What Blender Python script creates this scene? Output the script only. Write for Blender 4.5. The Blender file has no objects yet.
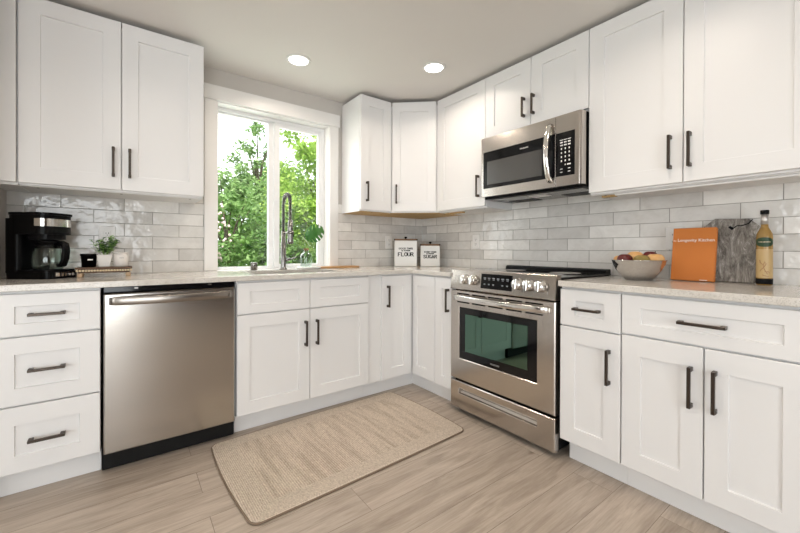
import bpy, bmesh, math, random
from mathutils import Vector, Matrix
random.seed(7)
PI = math.pi
scene = bpy.context.scene
COL = scene.collection

# ------------------------------------------------------------------ camera, world, sun, large lights, exposure
cam_d = bpy.data.cameras.new('camera')
cam = bpy.data.objects.new('camera', cam_d); COL.objects.link(cam)
scene.camera = cam
CAMP = Vector((-2.3828, -2.8258, 1.0669)); YAW, PIT, ROL = -0.6415, -0.0037, 0.0036
_rt = Vector((math.cos(YAW), math.sin(YAW), 0)); _fw = Vector((-math.sin(YAW), math.cos(YAW), 0)); _up = Vector((0, 0, 1))
_f2 = _fw*math.cos(PIT) + _up*math.sin(PIT); _u2 = -_fw*math.sin(PIT) + _up*math.cos(PIT)
_r3 = _rt*math.cos(ROL) + _u2*math.sin(ROL); _u3 = -_rt*math.sin(ROL) + _u2*math.cos(ROL)
cam.matrix_world = Matrix(((_r3.x, _u3.x, -_f2.x, CAMP.x), (_r3.y, _u3.y, -_f2.y, CAMP.y), (_r3.z, _u3.z, -_f2.z, CAMP.z), (0, 0, 0, 1)))
cam_d.sensor_width = 36; cam_d.lens = 365.98/800*36
cam_d.shift_y = -(266.5-250.7106)/800
cam_d.clip_start = 0.02; cam_d.clip_end = 200

w = bpy.data.worlds.new('world'); scene.world = w; w.use_nodes = True
bg = w.node_tree.nodes['Background']
bg.inputs[0].default_value = (0.93, 0.97, 1.0, 1); bg.inputs[1].default_value = 2.6

sun_d = bpy.data.lights.new('sun', 'SUN'); sun_d.energy = 6.5; sun_d.angle = math.radians(2); sun_d.color = (1, .95, .85)
sun = bpy.data.objects.new('sun', sun_d); COL.objects.link(sun)
sun.rotation_euler = (math.radians(38), 0, math.radians(-25))

def area(name, loc, rot, sx, sy, power, color):
    d = bpy.data.lights.new(name, 'AREA'); d.shape = 'RECTANGLE'; d.size = sx; d.size_y = sy; d.energy = power; d.color = color
    o = bpy.data.objects.new(name, d); COL.objects.link(o); o.location = loc; o.rotation_euler = rot
    return o
# added fill lights at unseen openings behind the camera; daylight through the kitchen window
area('daylight_patio', (-3.75, -6.05, 1.1), (PI/2, 0, 0), 2.9, 2.0, 66, (.91, .955, 1))
area('daylight_side', (-6.05, -3.4, 1.25), (PI/2, 0, -PI/2), 2.7, 1.7, 33, (.94, .97, 1))
area('daylight_kitchen_window', (-1.44, .30, 1.55), (-PI/2, 0, 0), .8, 1.1, 8, (.97, .98, 1))

scene.view_settings.view_transform = 'Standard'; scene.view_settings.look = 'None'
scene.view_settings.gamma = 1; scene.view_settings.use_curve_mapping = False
scene.view_settings.exposure = 0.14
scene.cycles.use_denoising = True
scene.cycles.max_bounces = 10; scene.cycles.diffuse_bounces = 5; scene.cycles.glossy_bounces = 5
scene.cycles.transmission_bounces = 8; scene.cycles.transparent_max_bounces = 16
scene.cycles.sample_clamp_indirect = 6; scene.cycles.caustics_reflective = False; scene.cycles.caustics_refractive = False
LAMP_POWER = 3.5

# ------------------------------------------------------------------ materials
def mat(name, color, rough=.5, metal=0, spec=.5, coat=0, emis=None, estr=0):
    m = bpy.data.materials.new(name); m.use_nodes = True
    b = m.node_tree.nodes['Principled BSDF']
    b.inputs['Base Color'].default_value = (*color, 1); b.inputs['Roughness'].default_value = rough
    b.inputs['Metallic'].default_value = metal; b.inputs['Specular IOR Level'].default_value = spec
    b.inputs['Coat Weight'].default_value = coat
    if emis: b.inputs['Emission Color'].default_value = (*emis, 1); b.inputs['Emission Strength'].default_value = estr
    return m
def nd(m, t, **kw):
    n = m.node_tree.nodes.new(t)
    for k, v in kw.items():
        if k in n.inputs.keys(): n.inputs[k].default_value = v
        else: setattr(n, k, v)
    return n
def lk(m, a, b): m.node_tree.links.new(a, b)
def P(m): return m.node_tree.nodes['Principled BSDF']
def coords(m, scale=(1, 1, 1), rot=(0, 0, 0), loc=(0, 0, 0)):
    t = nd(m, 'ShaderNodeTexCoord'); mp = nd(m, 'ShaderNodeMapping')
    mp.inputs['Scale'].default_value = scale; mp.inputs['Rotation'].default_value = rot; mp.inputs['Location'].default_value = loc
    lk(m, t.outputs['Object'], mp.inputs['Vector']); return mp.outputs['Vector']
def ramp(m, fac, stops):
    r = nd(m, 'ShaderNodeValToRGB'); e = r.color_ramp.elements
    while len(e) < len(stops): e.new(.5)
    for i, (p, c) in enumerate(stops): e[i].position = p; e[i].color = (*c, 1)
    lk(m, fac, r.inputs['Fac']); return r.outputs['Color']
def noise(m, vec, scale, detail=4, rough=.5, dist=0):
    n = nd(m, 'ShaderNodeTexNoise'); n.inputs['Scale'].default_value = scale; n.inputs['Detail'].default_value = detail
    n.inputs['Roughness'].default_value = rough; n.inputs['Distortion'].default_value = dist
    lk(m, vec, n.inputs['Vector']); return n
def mixc(m, fac, a, b, mode='MIX'):
    x = nd(m, 'ShaderNodeMix'); x.data_type = 'RGBA'; x.blend_type = mode
    for s, v in ((0, fac), (6, a), (7, b)):
        if hasattr(v, 'links') or hasattr(v, 'is_linked'): lk(m, v, x.inputs[s])
        elif s == 0: x.inputs[0].default_value = v
        else: x.inputs[s].default_value = (*v, 1)
    return x.outputs[2]
def bump(m, height, strength, dist, normal=None):
    b = nd(m, 'ShaderNodeBump'); b.inputs['Strength'].default_value = strength; b.inputs['Distance'].default_value = dist
    lk(m, height, b.inputs['Height'])
    if normal: lk(m, normal, b.inputs['Normal'])
    return b.outputs['Normal']

M = {}
M['cab'] = mat('cabinet_white', (.775, .77, .765), .38)
M['cabin'] = mat('cabinet_box_white', (.76, .75, .74), .5)
M['ply'] = mat('raw_plywood', (.52, .34, .15), .7)
v = coords(M['ply'], (2, 30, 30)); lk(M['ply'], ramp(M['ply'], noise(M['ply'], v, 3).outputs['Fac'], [(.3, (.42, .27, .11)), (.7, (.58, .39, .18))]), P(M['ply']).inputs['Base Color'])
M['bronze'] = mat('dark_bronze', (.075, .06, .05), .34, .85)
M['black'] = mat('black_plastic', (.003, .003, .0033), .35, 0, .12)
M['blackgloss'] = mat('black_gloss', (.005, .005, .006), .08, 0, .35)
M['blackmatte'] = mat('black_matte', (.02, .02, .02), .7)
M['dark'] = mat('dark_enamel', (.008, .008, .008), .5, 0, .2)
M['trim'] = mat('trim_white', (.82, .80, .78), .35)
M['vinyl'] = mat('window_vinyl', (.84, .84, .84), .35)
M['plastic'] = mat('white_plastic', (.80, .79, .77), .35)
M['wall'] = mat('wall_paint', (.57, .54, .505), .75)
n = noise(M['wall'], coords(M['wall']), 180, 3); lk(M['wall'], bump(M['wall'], n.outputs['Fac'], .06, .002), P(M['wall']).inputs['Normal'])
M['ceil'] = mat('ceiling_paint', (.74, .715, .685), .85)
M['accent'] = mat('taupe_living_wall', (.09, .062, .045), .7)  # unseen living walls darkened to put darker reflections into the steel
n = noise(M['ceil'], coords(M['ceil']), 120, 3); lk(M['ceil'], bump(M['ceil'], n.outputs['Fac'], .08, .002), P(M['ceil']).inputs['Normal'])

def steel(name, base, rough, axis):
    m = mat(name, base, rough, 1)
    s = [2, 2, 2]; s['xyz'.index(axis)] = 2
    for a in range(3):
        if 'xyz'[a] != axis: s[a] = 420
    n = noise(m, coords(m, tuple(s)), 1, 3)
    mr = nd(m, 'ShaderNodeMapRange'); mr.inputs['To Min'].default_value = rough-.006; mr.inputs['To Max'].default_value = rough+.006
    lk(m, n.outputs['Fac'], mr.inputs['Value']); lk(m, mr.outputs[0], P(m).inputs['Roughness'])
    return m
M['steel'] = steel('brushed_steel', (.50, .475, .445), .18, 'z')
M['steelh'] = steel('brushed_steel_level', (.56, .52, .48), .21, 'y')
M['chrome'] = mat('polished_steel', (.75, .73, .70), .12, 1)
M['nickel'] = mat('brushed_nickel', (.27, .26, .245), .25, 1)
M['bowl'] = steel('bowl_steel', (.70, .69, .68), .15, 'z')

# quartz counter
m = M['quartz'] = mat('quartz', (.66, .63, .585), .12, 0, .5)
v = coords(m)
a = noise(m, v, 9, 6, .65).outputs['Fac']; b_ = noise(m, v, 260, 2).outputs['Fac']
c1 = ramp(m, a, [(.3, (.60, .565, .515)), (.7, (.71, .685, .64))])
c2 = ramp(m, b_, [(.36, (.45, .42, .38)), (.47, (1, 1, 1))])
lk(m, mixc(m, .45, c1, c2, 'MULTIPLY'), P(m).inputs['Base Color'])

# handmade subway tile (bricks laid in world metres; u = wall direction, v = height)
def tile(name, uaxis, off):
    m = mat(name, (.7, .69, .66), .13)
    t = nd(m, 'ShaderNodeTexCoord'); sp = nd(m, 'ShaderNodeSeparateXYZ'); cb = nd(m, 'ShaderNodeCombineXYZ')
    lk(m, t.outputs['Object'], sp.inputs[0])
    ad = nd(m, 'ShaderNodeMath', operation='ADD'); ad.inputs[1].default_value = off
    lk(m, sp.outputs[uaxis], ad.inputs[0]); lk(m, ad.outputs[0], cb.inputs[0])
    az = nd(m, 'ShaderNodeMath', operation='ADD'); az.inputs[1].default_value = -.9095+.0775*20
    lk(m, sp.outputs[2], az.inputs[0]); lk(m, az.outputs[0], cb.inputs[1])
    vec = cb.outputs[0]
    br = nd(m, 'ShaderNodeTexBrick'); br.offset = .5; br.squash = 1
    for k, val in (('Scale', 1), ('Mortar Size', .0017), ('Mortar Smooth', .35), ('Bias', 0), ('Brick Width', .2885), ('Row Height', .0775)):
        br.inputs[k].default_value = val
    br.inputs['Color1'].default_value = (.62, .605, .58, 1); br.inputs['Color2'].default_value = (.86, .845, .815, 1)
    br.inputs['Mortar'].default_value = (.30, .28, .255, 1)
    lk(m, vec, br.inputs['Vector'])
    n1 = noise(m, vec, 11, 5, .6, .8).outputs['Fac']
    veil = ramp(m, n1, [(.3, (.86, .85, .84)), (.62, (1, 1, 1))])
    lk(m, mixc(m, .8, br.outputs['Color'], veil, 'MULTIPLY'), P(m).inputs['Base Color'])
    n2 = noise(m, vec, 16, 2, .5).outputs['Fac']
    n3 = noise(m, vec, 42, 2, .5).outputs['Fac']
    nb = bump(m, n3, .3, .002, bump(m, n2, .7, .006))
    inv = nd(m, 'ShaderNodeMath', operation='SUBTRACT'); inv.inputs[0].default_value = 1; lk(m, br.outputs['Fac'], inv.inputs[1])
    lk(m, bump(m, inv.outputs[0], .8, .0025, nb), P(m).inputs['Normal'])
    rr = nd(m, 'ShaderNodeMapRange'); rr.inputs['To Min'].default_value = .07; rr.inputs['To Max'].default_value = .7
    lk(m, br.outputs['Fac'], rr.inputs['Value']); lk(m, rr.outputs[0], P(m).inputs['Roughness'])
    return m
M['tile_x'] = tile('subway_tile_window_wall', 0, 2.394+.2885*10)
M['tile_y'] = tile('subway_tile_range_wall', 1, 2.393+.2885*20+.1442)

# oak plank floor, planks run along x
m = M['floor'] = mat('oak_planks', (.4, .33, .26), .36)
t = nd(m, 'ShaderNodeTexCoord'); mp = nd(m, 'ShaderNodeMapping'); mp.inputs['Location'].default_value = (10.28, 1.745+.178*40, 0)
lk(m, t.outputs['Object'], mp.inputs['Vector']); vec = mp.outputs['Vector']
br = nd(m, 'ShaderNodeTexBrick'); br.offset = .37; br.offset_frequency = 2
for k, val in (('Scale', 1), ('Mortar Size', .0011), ('Mortar Smooth', .2), ('Bias', 0), ('Brick Width', 1.45), ('Row Height', .178)):
    br.inputs[k].default_value = val
br.inputs['Color1'].default_value = (0, 0, 0, 1); br.inputs['Color2'].default_value = (1, 1, 1, 1); br.inputs['Mortar'].default_value = (.5, .5, .5, 1)
lk(m, vec, br.inputs['Vector'])
sepc = nd(m, 'ShaderNodeSeparateColor'); lk(m, br.outputs['Color'], sepc.inputs[0])
# shift the grain per plank
cmb = nd(m, 'ShaderNodeCombineXYZ'); mul = nd(m, 'ShaderNodeMath', operation='MULTIPLY'); mul.inputs[1].default_value = 37.0
lk(m, sepc.outputs[0], mul.inputs[0]); lk(m, mul.outputs[0], cmb.inputs[0]); lk(m, mul.outputs[0], cmb.inputs[2])
va = nd(m, 'ShaderNodeVectorMath', operation='ADD'); lk(m, vec, va.inputs[0]); lk(m, cmb.outputs[0], va.inputs[1])
ms = nd(m, 'ShaderNodeMapping'); ms.inputs['Scale'].default_value = (1.1, 9, 1); lk(m, va.outputs[0], ms.inputs['Vector'])
g1 = noise(m, ms.outputs['Vector'], 2.2, 8, .62, .9).outputs['Fac']
ms2 = nd(m, 'ShaderNodeMapping'); ms2.inputs['Scale'].default_value = (5, 110, 1); lk(m, va.outputs[0], ms2.inputs['Vector'])
g2 = noise(m, ms2.outputs['Vector'], 1.4, 4, .6).outputs['Fac']
cg = ramp(m, g1, [(.25, (.335, .272, .216)), (.5, (.50, .422, .348)), (.75, (.63, .545, .462))])
cf = ramp(m, g2, [(.3, (.78, .76, .74)), (.6, (1, 1, 1))])
col = mixc(m, .75, cg, cf, 'MULTIPLY')
tone = ramp(m, sepc.outputs[0], [(0, (.84, .83, .82)), (1, (1.0, 1.0, 1.0))])
col = mixc(m, 1.0, col, tone, 'MULTIPLY')
# knots
vk = nd(m, 'ShaderNodeTexVoronoi'); vk.inputs['Scale'].default_value = 1.0
mk = nd(m, 'ShaderNodeMapping'); mk.inputs['Scale'].default_value = (1.6, 3.6, 1); lk(m, va.outputs[0], mk.inputs['Vector']); lk(m, mk.outputs['Vector'], vk.inputs['Vector'])
kn = ramp(m, vk.outputs['Distance'], [(.02, (.38, .33, .28)), (.075, (1, 1, 1))])
col = mixc(m, .85, col, kn, 'MULTIPLY')
seam = ramp(m, br.outputs['Fac'], [(0, (1, 1, 1)), (1, (.45, .42, .38))])
col = mixc(m, 1.0, col, seam, 'MULTIPLY')
lk(m, col, P(m).inputs['Base Color'])
inv = nd(m, 'ShaderNodeMath', operation='SUBTRACT'); inv.inputs[0].default_value = 1; lk(m, br.outputs['Fac'], inv.inputs[1])
lk(m, bump(m, inv.outputs[0], .5, .001, bump(m, g2, .12, .001)), P(m).inputs['Normal'])

# jute rug (local coords: x along the long side, y short)
m = M['jute'] = mat('jute', (.5, .42, .32), .95, 0, .1)
t = nd(m, 'ShaderNodeTexCoord'); sp = nd(m, 'ShaderNodeSeparateXYZ'); lk(m, t.outputs['Object'], sp.inputs[0])
def mth(op, a, b=None, c=None):
    x = nd(m, 'ShaderNodeMath', operation=op)
    for i, s in enumerate((a, b, c)):
        if s is None: continue
        if isinstance(s, (int, float)): x.inputs[i].default_value = s
        else: lk(m, s, x.inputs[i])
    return x.outputs[0]
ex = mth('SUBTRACT', .605, mth('ABSOLUTE', sp.outputs[0])); ey = mth('SUBTRACT', .375, mth('ABSOLUTE', sp.outputs[1]))
edge = mth('MINIMUM', ex, ey)                     # distance from the nearest side
inb = mth('GREATER_THAN', edge, .10)
ring = mth('SINE', mth('MULTIPLY', edge, 2*PI/.0085))
strp = mth('SINE', mth('MULTIPLY', sp.outputs[0], 2*PI/.0105))
hgt = nd(m, 'ShaderNodeMix'); hgt.data_type = 'FLOAT'; lk(m, inb, hgt.inputs[0]); lk(m, ring, hgt.inputs[2]); lk(m, strp, hgt.inputs[3])
tv = nd(m, 'ShaderNodeMapping'); tv.inputs['Scale'].default_value = (160, 90, 100); lk(m, t.outputs['Object'], tv.inputs['Vector'])
nz = noise(m, tv.outputs['Vector'], 1, 3, .6).outputs['Fac']
tb = nd(m, 'ShaderNodeMapping'); tb.inputs['Scale'].default_value = (30, 2.5, 1); lk(m, t.outputs['Object'], tb.inputs['Vector'])
nbands = noise(m, tb.outputs['Vector'], 1, 3, .6).outputs['Fac']
cj = ramp(m, nz, [(.25, (.48, .402, .325)), (.7, (.78, .685, .575))])
cs = ramp(m, mth('ADD', mth('MULTIPLY', hgt.outputs[0], .5), .5), [(0, (.70, .67, .63)), (.45, (1, 1, 1))])
cj = mixc(m, .8, cj, cs, 'MULTIPLY')
cj = mixc(m, mth('MULTIPLY', inb, .7), cj, ramp(m, nbands, [(.36, (.72, .69, .66)), (.56, (1.04, 1.03, 1.02))]), 'MULTIPLY')
lk(m, cj, P(m).inputs['Base Color'])
lk(m, bump(m, nz, .5, .004, bump(m, hgt.outputs[0], .5, .003)), P(m).inputs['Normal'])
M['jutedge'] = mat('jute_binding', (.20, .145, .10), .95)

def glass_mix(name, tint, spec_col, fac=None, rough=0.0):
    m = bpy.data.materials.new(name); m.use_nodes = True; nt = m.node_tree; nt.nodes.clear()
    o = nt.nodes.new('ShaderNodeOutputMaterial'); mx = nt.nodes.new('ShaderNodeMixShader')
    tr = nt.nodes.new('ShaderNodeBsdfTransparent'); tr.inputs[0].default_value = (*tint, 1)
    gl = nt.nodes.new('ShaderNodeBsdfGlossy'); gl.inputs['Color'].default_value = (*spec_col, 1); gl.inputs['Roughness'].default_value = rough
    if fac is None:
        lw = nt.nodes.new('ShaderNodeLayerWeight'); lw.inputs['Blend'].default_value = .5
        pw = nt.nodes.new('ShaderNodeMath'); pw.operation = 'POWER'; pw.inputs[1].default_value = 4; nt.links.new(lw.outputs['Facing'], pw.inputs[0])
        ml = nt.nodes.new('ShaderNodeMath'); ml.operation = 'MULTIPLY_ADD'; ml.inputs[1].default_value = .6; ml.inputs[2].default_value = .04
        nt.links.new(pw.outputs[0], ml.inputs[0]); nt.links.new(ml.outputs[0], mx.inputs[0])
    else: mx.inputs[0].default_value = fac
    nt.links.new(tr.outputs[0], mx.inputs[1]); nt.links.new(gl.outputs[0], mx.inputs[2]); nt.links.new(mx.outputs[0], o.inputs[0])
    return m
M['pane'] = glass_mix('window_glass', (.97, .98, .97), (1, 1, 1))
M['ovenglass'] = glass_mix('oven_door_glass', (.22, .30, .27), (.36, .62, .50), .30, .015)
M['microglass'] = glass_mix('microwave_screen', (.25, .25, .25), (.60, .58, .56), .32, .08)
M['clear'] = glass_mix('clear_glass', (.87, .91, .89), (1, 1, 1))
M['amber'] = glass_mix('amber_bottle_glass', (.80, .62, .24), (1, .95, .8))
M['oil'] = mat('amber_liquid', (.33, .20, .06), .08, 0, .5)
M['lens'] = mat('lamp_lens', (1, 1, 1), .5, emis=(1, .95, .88), estr=9)
M['lcd'] = mat('panel_marks', (.20, .21, .22), .4, emis=(.8, .88, .9), estr=.03)
M['wood'] = mat('warm_wood', (.42, .23, .09), .45)
v = coords(M['wood'], (4, 40, 40)); lk(M['wood'], ramp(M['wood'], noise(M['wood'], v, 2, 5).outputs['Fac'], [(.3, (.33, .17, .06)), (.7, (.52, .30, .12))]), P(M['wood']).inputs['Base Color'])
M['darkwood'] = mat('dark_stained_wood', (.11, .055, .025), .5)
M['lidwood'] = mat('walnut_lid', (.20, .095, .035), .45)
M['handlesteel'] = mat('handle_steel', (.31, .28, .25), .26, 1)
M['bead'] = mat('pale_wood_beads', (.80, .66, .46), .5)
M['palewood'] = mat('pale_wood', (.60, .43, .28), .55)
m = M['marble'] = mat('white_marble', (.8, .79, .77), .25)
M['enamel'] = mat('white_enamel', (.80, .79, .76), .3)
M['ink'] = mat('dark_ink', (.006, .006, .007), .6, 0, .15)
M['greyink'] = mat('grey_ink', (.35, .34, .33), .6)
M['whiteink'] = mat('white_ink', (.85, .83, .80), .6)
M['ceramic'] = mat('white_ceramic', (.76, .74, .71), .3)
M['paleceramic'] = mat('pinkish_ceramic', (.74, .70, .66), .4)
M['cork'] = mat('cork', (.36, .19, .09), .8)
M['book'] = mat('orange_cover', (.54, .165, .022), .5)
M['paper'] = mat('paper', (.80, .77, .70), .8)
m = M['stone'] = mat('grey_stone', (.3, .28, .26), .45)
v = coords(m, (1, 3.0, .75), (.3, 0, 0)); n = noise(m, v, 9, 12, .86, 2.0).outputs['Fac']
lk(m, ramp(m, n, [(.36, (.03, .026, .022)), (.44, (.11, .096, .082)), (.50, (.21, .19, .168)), (.555, (.28, .26, .235)), (.63, (.62, .59, .55))]), P(m).inputs['Base Color'])
M['leaf'] = mat('glossy_leaf', (.035, .145, .02), .28)
M['leaflt'] = mat('pale_leaf', (.30, .50, .14), .4)
M['leafpale'] = mat('pale_variegated_leaf', (.50, .64, .36), .4)
M['peach'] = mat('peach_skin', (.74, .42, .17), .5)
v = coords(M['peach']); lk(M['peach'], ramp(M['peach'], noise(M['peach'], v, 14, 3).outputs['Fac'], [(.35, (.74, .40, .14)), (.7, (.80, .54, .26))]), P(M['peach']).inputs['Base Color'])
M['redapple'] = mat('dark_red_skin', (.11, .009, .008), .35)
M['olive'] = mat('olive_skin', (.27, .20, .05), .4)
M['tanlabel'] = mat('tan_label', (.50, .35, .16), .4)
M['labelg'] = mat('green_label', (.012, .045, .012), .45)
M['foil'] = mat('silver_foil', (.62, .60, .58), .35, .8)
M['bark'] = mat('bark', (.12, .09, .065), .9)
M['grass'] = mat('lawn', (.10, .20, .05), .95)
n = noise(M['grass'], coords(M['grass']), 14, 5); lk(M['grass'], ramp(M['grass'], n.outputs['Fac'], [(.3, (.06, .13, .03)), (.7, (.16, .27, .07))]), P(M['grass']).inputs['Base Color'])
def leafmat(name, c0, c1):
    m = mat(name, c0, .55, 0, .3)
    oi = nd(m, 'ShaderNodeTexCoord')
    n = noise(m, oi.outputs['Object'], 5.5, 3, .7).outputs['Fac']
    c = ramp(m, n, [(.32, c0), (.68, c1)]); lk(m, c, P(m).inputs['Base Color'])
    # light passing through the blades
    tl = nd(m, 'ShaderNodeBsdfTranslucent'); lk(m, c, tl.inputs['Color'])
    mx = nd(m, 'ShaderNodeMixShader'); mx.inputs[0].default_value = .45
    out = [x for x in m.node_tree.nodes if x.type == 'OUTPUT_MATERIAL'][0]
    lk(m, P(m).outputs[0], mx.inputs[1]); lk(m, tl.outputs[0], mx.inputs[2]); lk(m, mx.outputs[0], out.inputs[0])
    return m
M['fol_mid'] = leafmat('foliage_mid', (.10, .21, .06), (.38, .54, .22))
M['fol_bright'] = leafmat('foliage_bright', (.18, .34, .05), (.56, .72, .19))
M['fol_dark'] = leafmat('foliage_dark', (.06, .15, .035), (.22, .37, .10))
M['blossom'] = mat('pink_blossom', (.80, .60, .60), .7)

# ------------------------------------------------------------------ mesh building
class MB:
    def __init__(s): s.v = []; s.f = []; s.sm = []
    def add(s, vs, fs, smooth=False, tf=None):
        o = len(s.v)
        s.v += [tuple(tf(p)) if tf else tuple(p) for p in vs]
        s.f += [tuple(i+o for i in f) for f in fs]; s.sm += [smooth]*len(fs)
    def box(s, x0, x1, y0, y1, z0, z1, bv=0, tf=None):
        x0, x1 = min(x0, x1), max(x0, x1); y0, y1 = min(y0, y1), max(y0, y1); z0, z1 = min(z0, z1), max(z0, z1)
        bv = min(bv, (x1-x0)*.45, (y1-y0)*.45, (z1-z0)*.45)
        if bv <= 0:
            vs = [(x, y, z) for x in (x0, x1) for y in (y0, y1) for z in (z0, z1)]
            s.add(vs, [(0, 1, 3, 2), (4, 6, 7, 5), (0, 4, 5, 1), (2, 3, 7, 6), (0, 2, 6, 4), (1, 5, 7, 3)], False, tf); return
        vs = []; ix = {}
        lo = (x0, y0, z0); hi = (x1, y1, z1)
        for cx in (0, 1):
            for cy in (0, 1):
                for cz in (0, 1):
                    c = (cx, cy, cz)
                    for a in range(3):
                        p = []
                        for b in range(3):
                            e = hi[b] if c[b] else lo[b]
                            if b != a: e += -bv if c[b] else bv
                            p.append(e)
                        ix[(c, a)] = len(vs); vs.append(p)
        fs = []
        for a in range(3):
            b, d = (a+1) % 3, (a+2) % 3
            for k in (0, 1):
                def C(i, j):
                    c = [0, 0, 0]; c[a] = k; c[b] = i; c[d] = j; return tuple(c)
                fs.append([ix[(C(0, 0), a)], ix[(C(1, 0), a)], ix[(C(1, 1), a)], ix[(C(0, 1), a)]])
            for i in (0, 1):
                for j in (0, 1):
                    def E(k):
                        c = [0, 0, 0]; c[a] = k; c[b] = i; c[d] = j; return tuple(c)
                    fs.append([ix[(E(0), b)], ix[(E(1), b)], ix[(E(1), d)], ix[(E(0), d)]])
        for cx in (0, 1):
            for cy in (0, 1):
                for cz in (0, 1): fs.append([ix[((cx, cy, cz), a)] for a in range(3)])
        s.add(vs, fs, False, tf)
    def lathe(s, prof, c=(0, 0, 0), n=32, axis='z', tf=None, smooth=True):
        vs = []; fs = []
        for r, h in prof:
            for i in range(n):
                a = 2*PI*i/n; p = (r*math.cos(a), r*math.sin(a), h)
                if axis == 'x': p = (p[2], p[0], p[1])
                if axis == 'y': p = (p[0], p[2], p[1])
                vs.append((p[0]+c[0], p[1]+c[1], p[2]+c[2]))
        for k in range(len(prof)-1):
            for i in range(n):
                j = (i+1) % n; fs.append((k*n+i, k*n+j, (k+1)*n+j, (k+1)*n+i))
        s.add(vs, fs, smooth, tf)
        o = [];
        if prof[0][0] > 1e-6: o.append(tuple(range(n-1, -1, -1)))
        if prof[-1][0] > 1e-6: o.append(tuple((len(prof)-1)*n+i for i in range(n)))
        base = len(s.v)-len(vs)
        for f in o: s.f.append(tuple(i+base for i in f)); s.sm.append(False)
    def tube(s, pts, r, n=10, caps=True, closed=False, tf=None):
        pts = [Vector(p) for p in pts]; rs = r if isinstance(r, (list, tuple)) else [r]*len(pts)
        vs = []; fs = []; K = len(pts); prev = None
        for k in range(K):
            if closed: d = (pts[(k+1) % K]-pts[k-1]).normalized()
            else: d = (pts[min(k+1, K-1)]-pts[max(k-1, 0)]).normalized()
            if prev is None:
                u = d.orthogonal().normalized()
            else:
                u = (prev - d*prev.dot(d)); u = u.normalized() if u.length > 1e-6 else d.orthogonal().normalized()
            prev = u; w_ = d.cross(u)
            for i in range(n):
                a = 2*PI*i/n; vs.append(pts[k]+(u*math.cos(a)+w_*math.sin(a))*rs[k])
        for k in range(K if closed else K-1):
            for i in range(n):
                j = (i+1) % n; k2 = (k+1) % K
                fs.append((k*n+i, k*n+j, k2*n+j, k2*n+i))
        s.add(vs, fs, True, tf)
        if caps and not closed:
            b = len(s.v)-len(vs)
            s.f.append(tuple(b+i for i in range(n-1, -1, -1))); s.f.append(tuple(b+(K-1)*n+i for i in range(n))); s.sm += [False, False]
    def prism(s, poly, h0, h1, tf, smooth=False):          # poly in (a, b), extruded along c; tf maps (a, b, c) to space
        n = len(poly); vs = [(a, b, h0) for a, b in poly]+[(a, b, h1) for a, b in poly]
        fs = [(i, (i+1) % n, n+(i+1) % n, n+i) for i in range(n)]
        s.add(vs, fs, smooth, tf); b = len(s.v)-len(vs)
        s.f.append(tuple(b+i for i in range(n-1, -1, -1))); s.f.append(tuple(b+n+i for i in range(n))); s.sm += [False, False]
    def sphere(s, c, r, sc=(1, 1, 1), nu=20, nv=12, tf=None):
        prof = [(max(1e-7, math.sin(PI*k/nv))*1, -math.cos(PI*k/nv)) for k in range(nv+1)]
        vs = []; fs = []
        for q, h in prof:
            for i in range(nu):
                a = 2*PI*i/nu; vs.append((c[0]+r*sc[0]*q*math.cos(a), c[1]+r*sc[1]*q*math.sin(a), c[2]+r*sc[2]*h))
        for k in range(nv):
            for i in range(nu): fs.append((k*nu+i, k*nu+(i+1) % nu, (k+1)*nu+(i+1) % nu, (k+1)*nu+i))
        s.add(vs, fs, True, tf)

WL = {}                                                     # world location of each parent
def link(name, mb, material, parent=None, local=False, recalc=True, bevel=0):
    me = bpy.data.meshes.new(name)
    off = Vector((0, 0, 0)) if (parent is None or local) else WL[parent.name]
    me.from_pydata([(x-off.x, y-off.y, z-off.z) for x, y, z in mb.v], [], mb.f)
    me.polygons.foreach_set('use_smooth', mb.sm)
    if recalc:
        bm = bmesh.new(); bm.from_mesh(me); bmesh.ops.remove_doubles(bm, verts=bm.verts, dist=1e-6)
        bmesh.ops.recalc_face_normals(bm, faces=bm.faces); bm.to_mesh(me); bm.free()
    me.materials.append(M[material] if isinstance(material, str) else material)
    o = bpy.data.objects.new(name, me); COL.objects.link(o)
    if parent is not None: o.parent = parent; WL[o.name] = WL[parent.name]
    else: WL[o.name] = Vector((0, 0, 0))
    if bevel:
        md = o.modifiers.new('bevel', 'BEVEL'); md.width = bevel; md.segments = 2; md.limit_method = 'ANGLE'; md.angle_limit = math.radians(40)
    return o
def tag(o, label=None, cat=None, group=None, kind=None):
    if label: o['label'] = label
    if cat: o['category'] = cat
    if group: o['group'] = group
    if kind: o['kind'] = kind
    return o
def thing(name, label, cat, loc=(0, 0, 0), rz=0, group=None):
    o = bpy.data.objects.new(name, None); COL.objects.link(o); o.empty_display_size = .1
    o.location = loc; o.rotation_euler = (0, 0, rz); WL[o.name] = Vector(loc)
    return tag(o, label, cat, group)
def struct(name, mb, material, parent=None, bevel=0):
    o = link(name, mb, material, parent, bevel=bevel)
    if parent is None: o['kind'] = 'structure'
    return o
def setup_struct(name, loc=(0, 0, 0)):
    o = bpy.data.objects.new(name, None); COL.objects.link(o); o.location = loc; WL[o.name] = Vector(loc); o['kind'] = 'structure'
    return o
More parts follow.
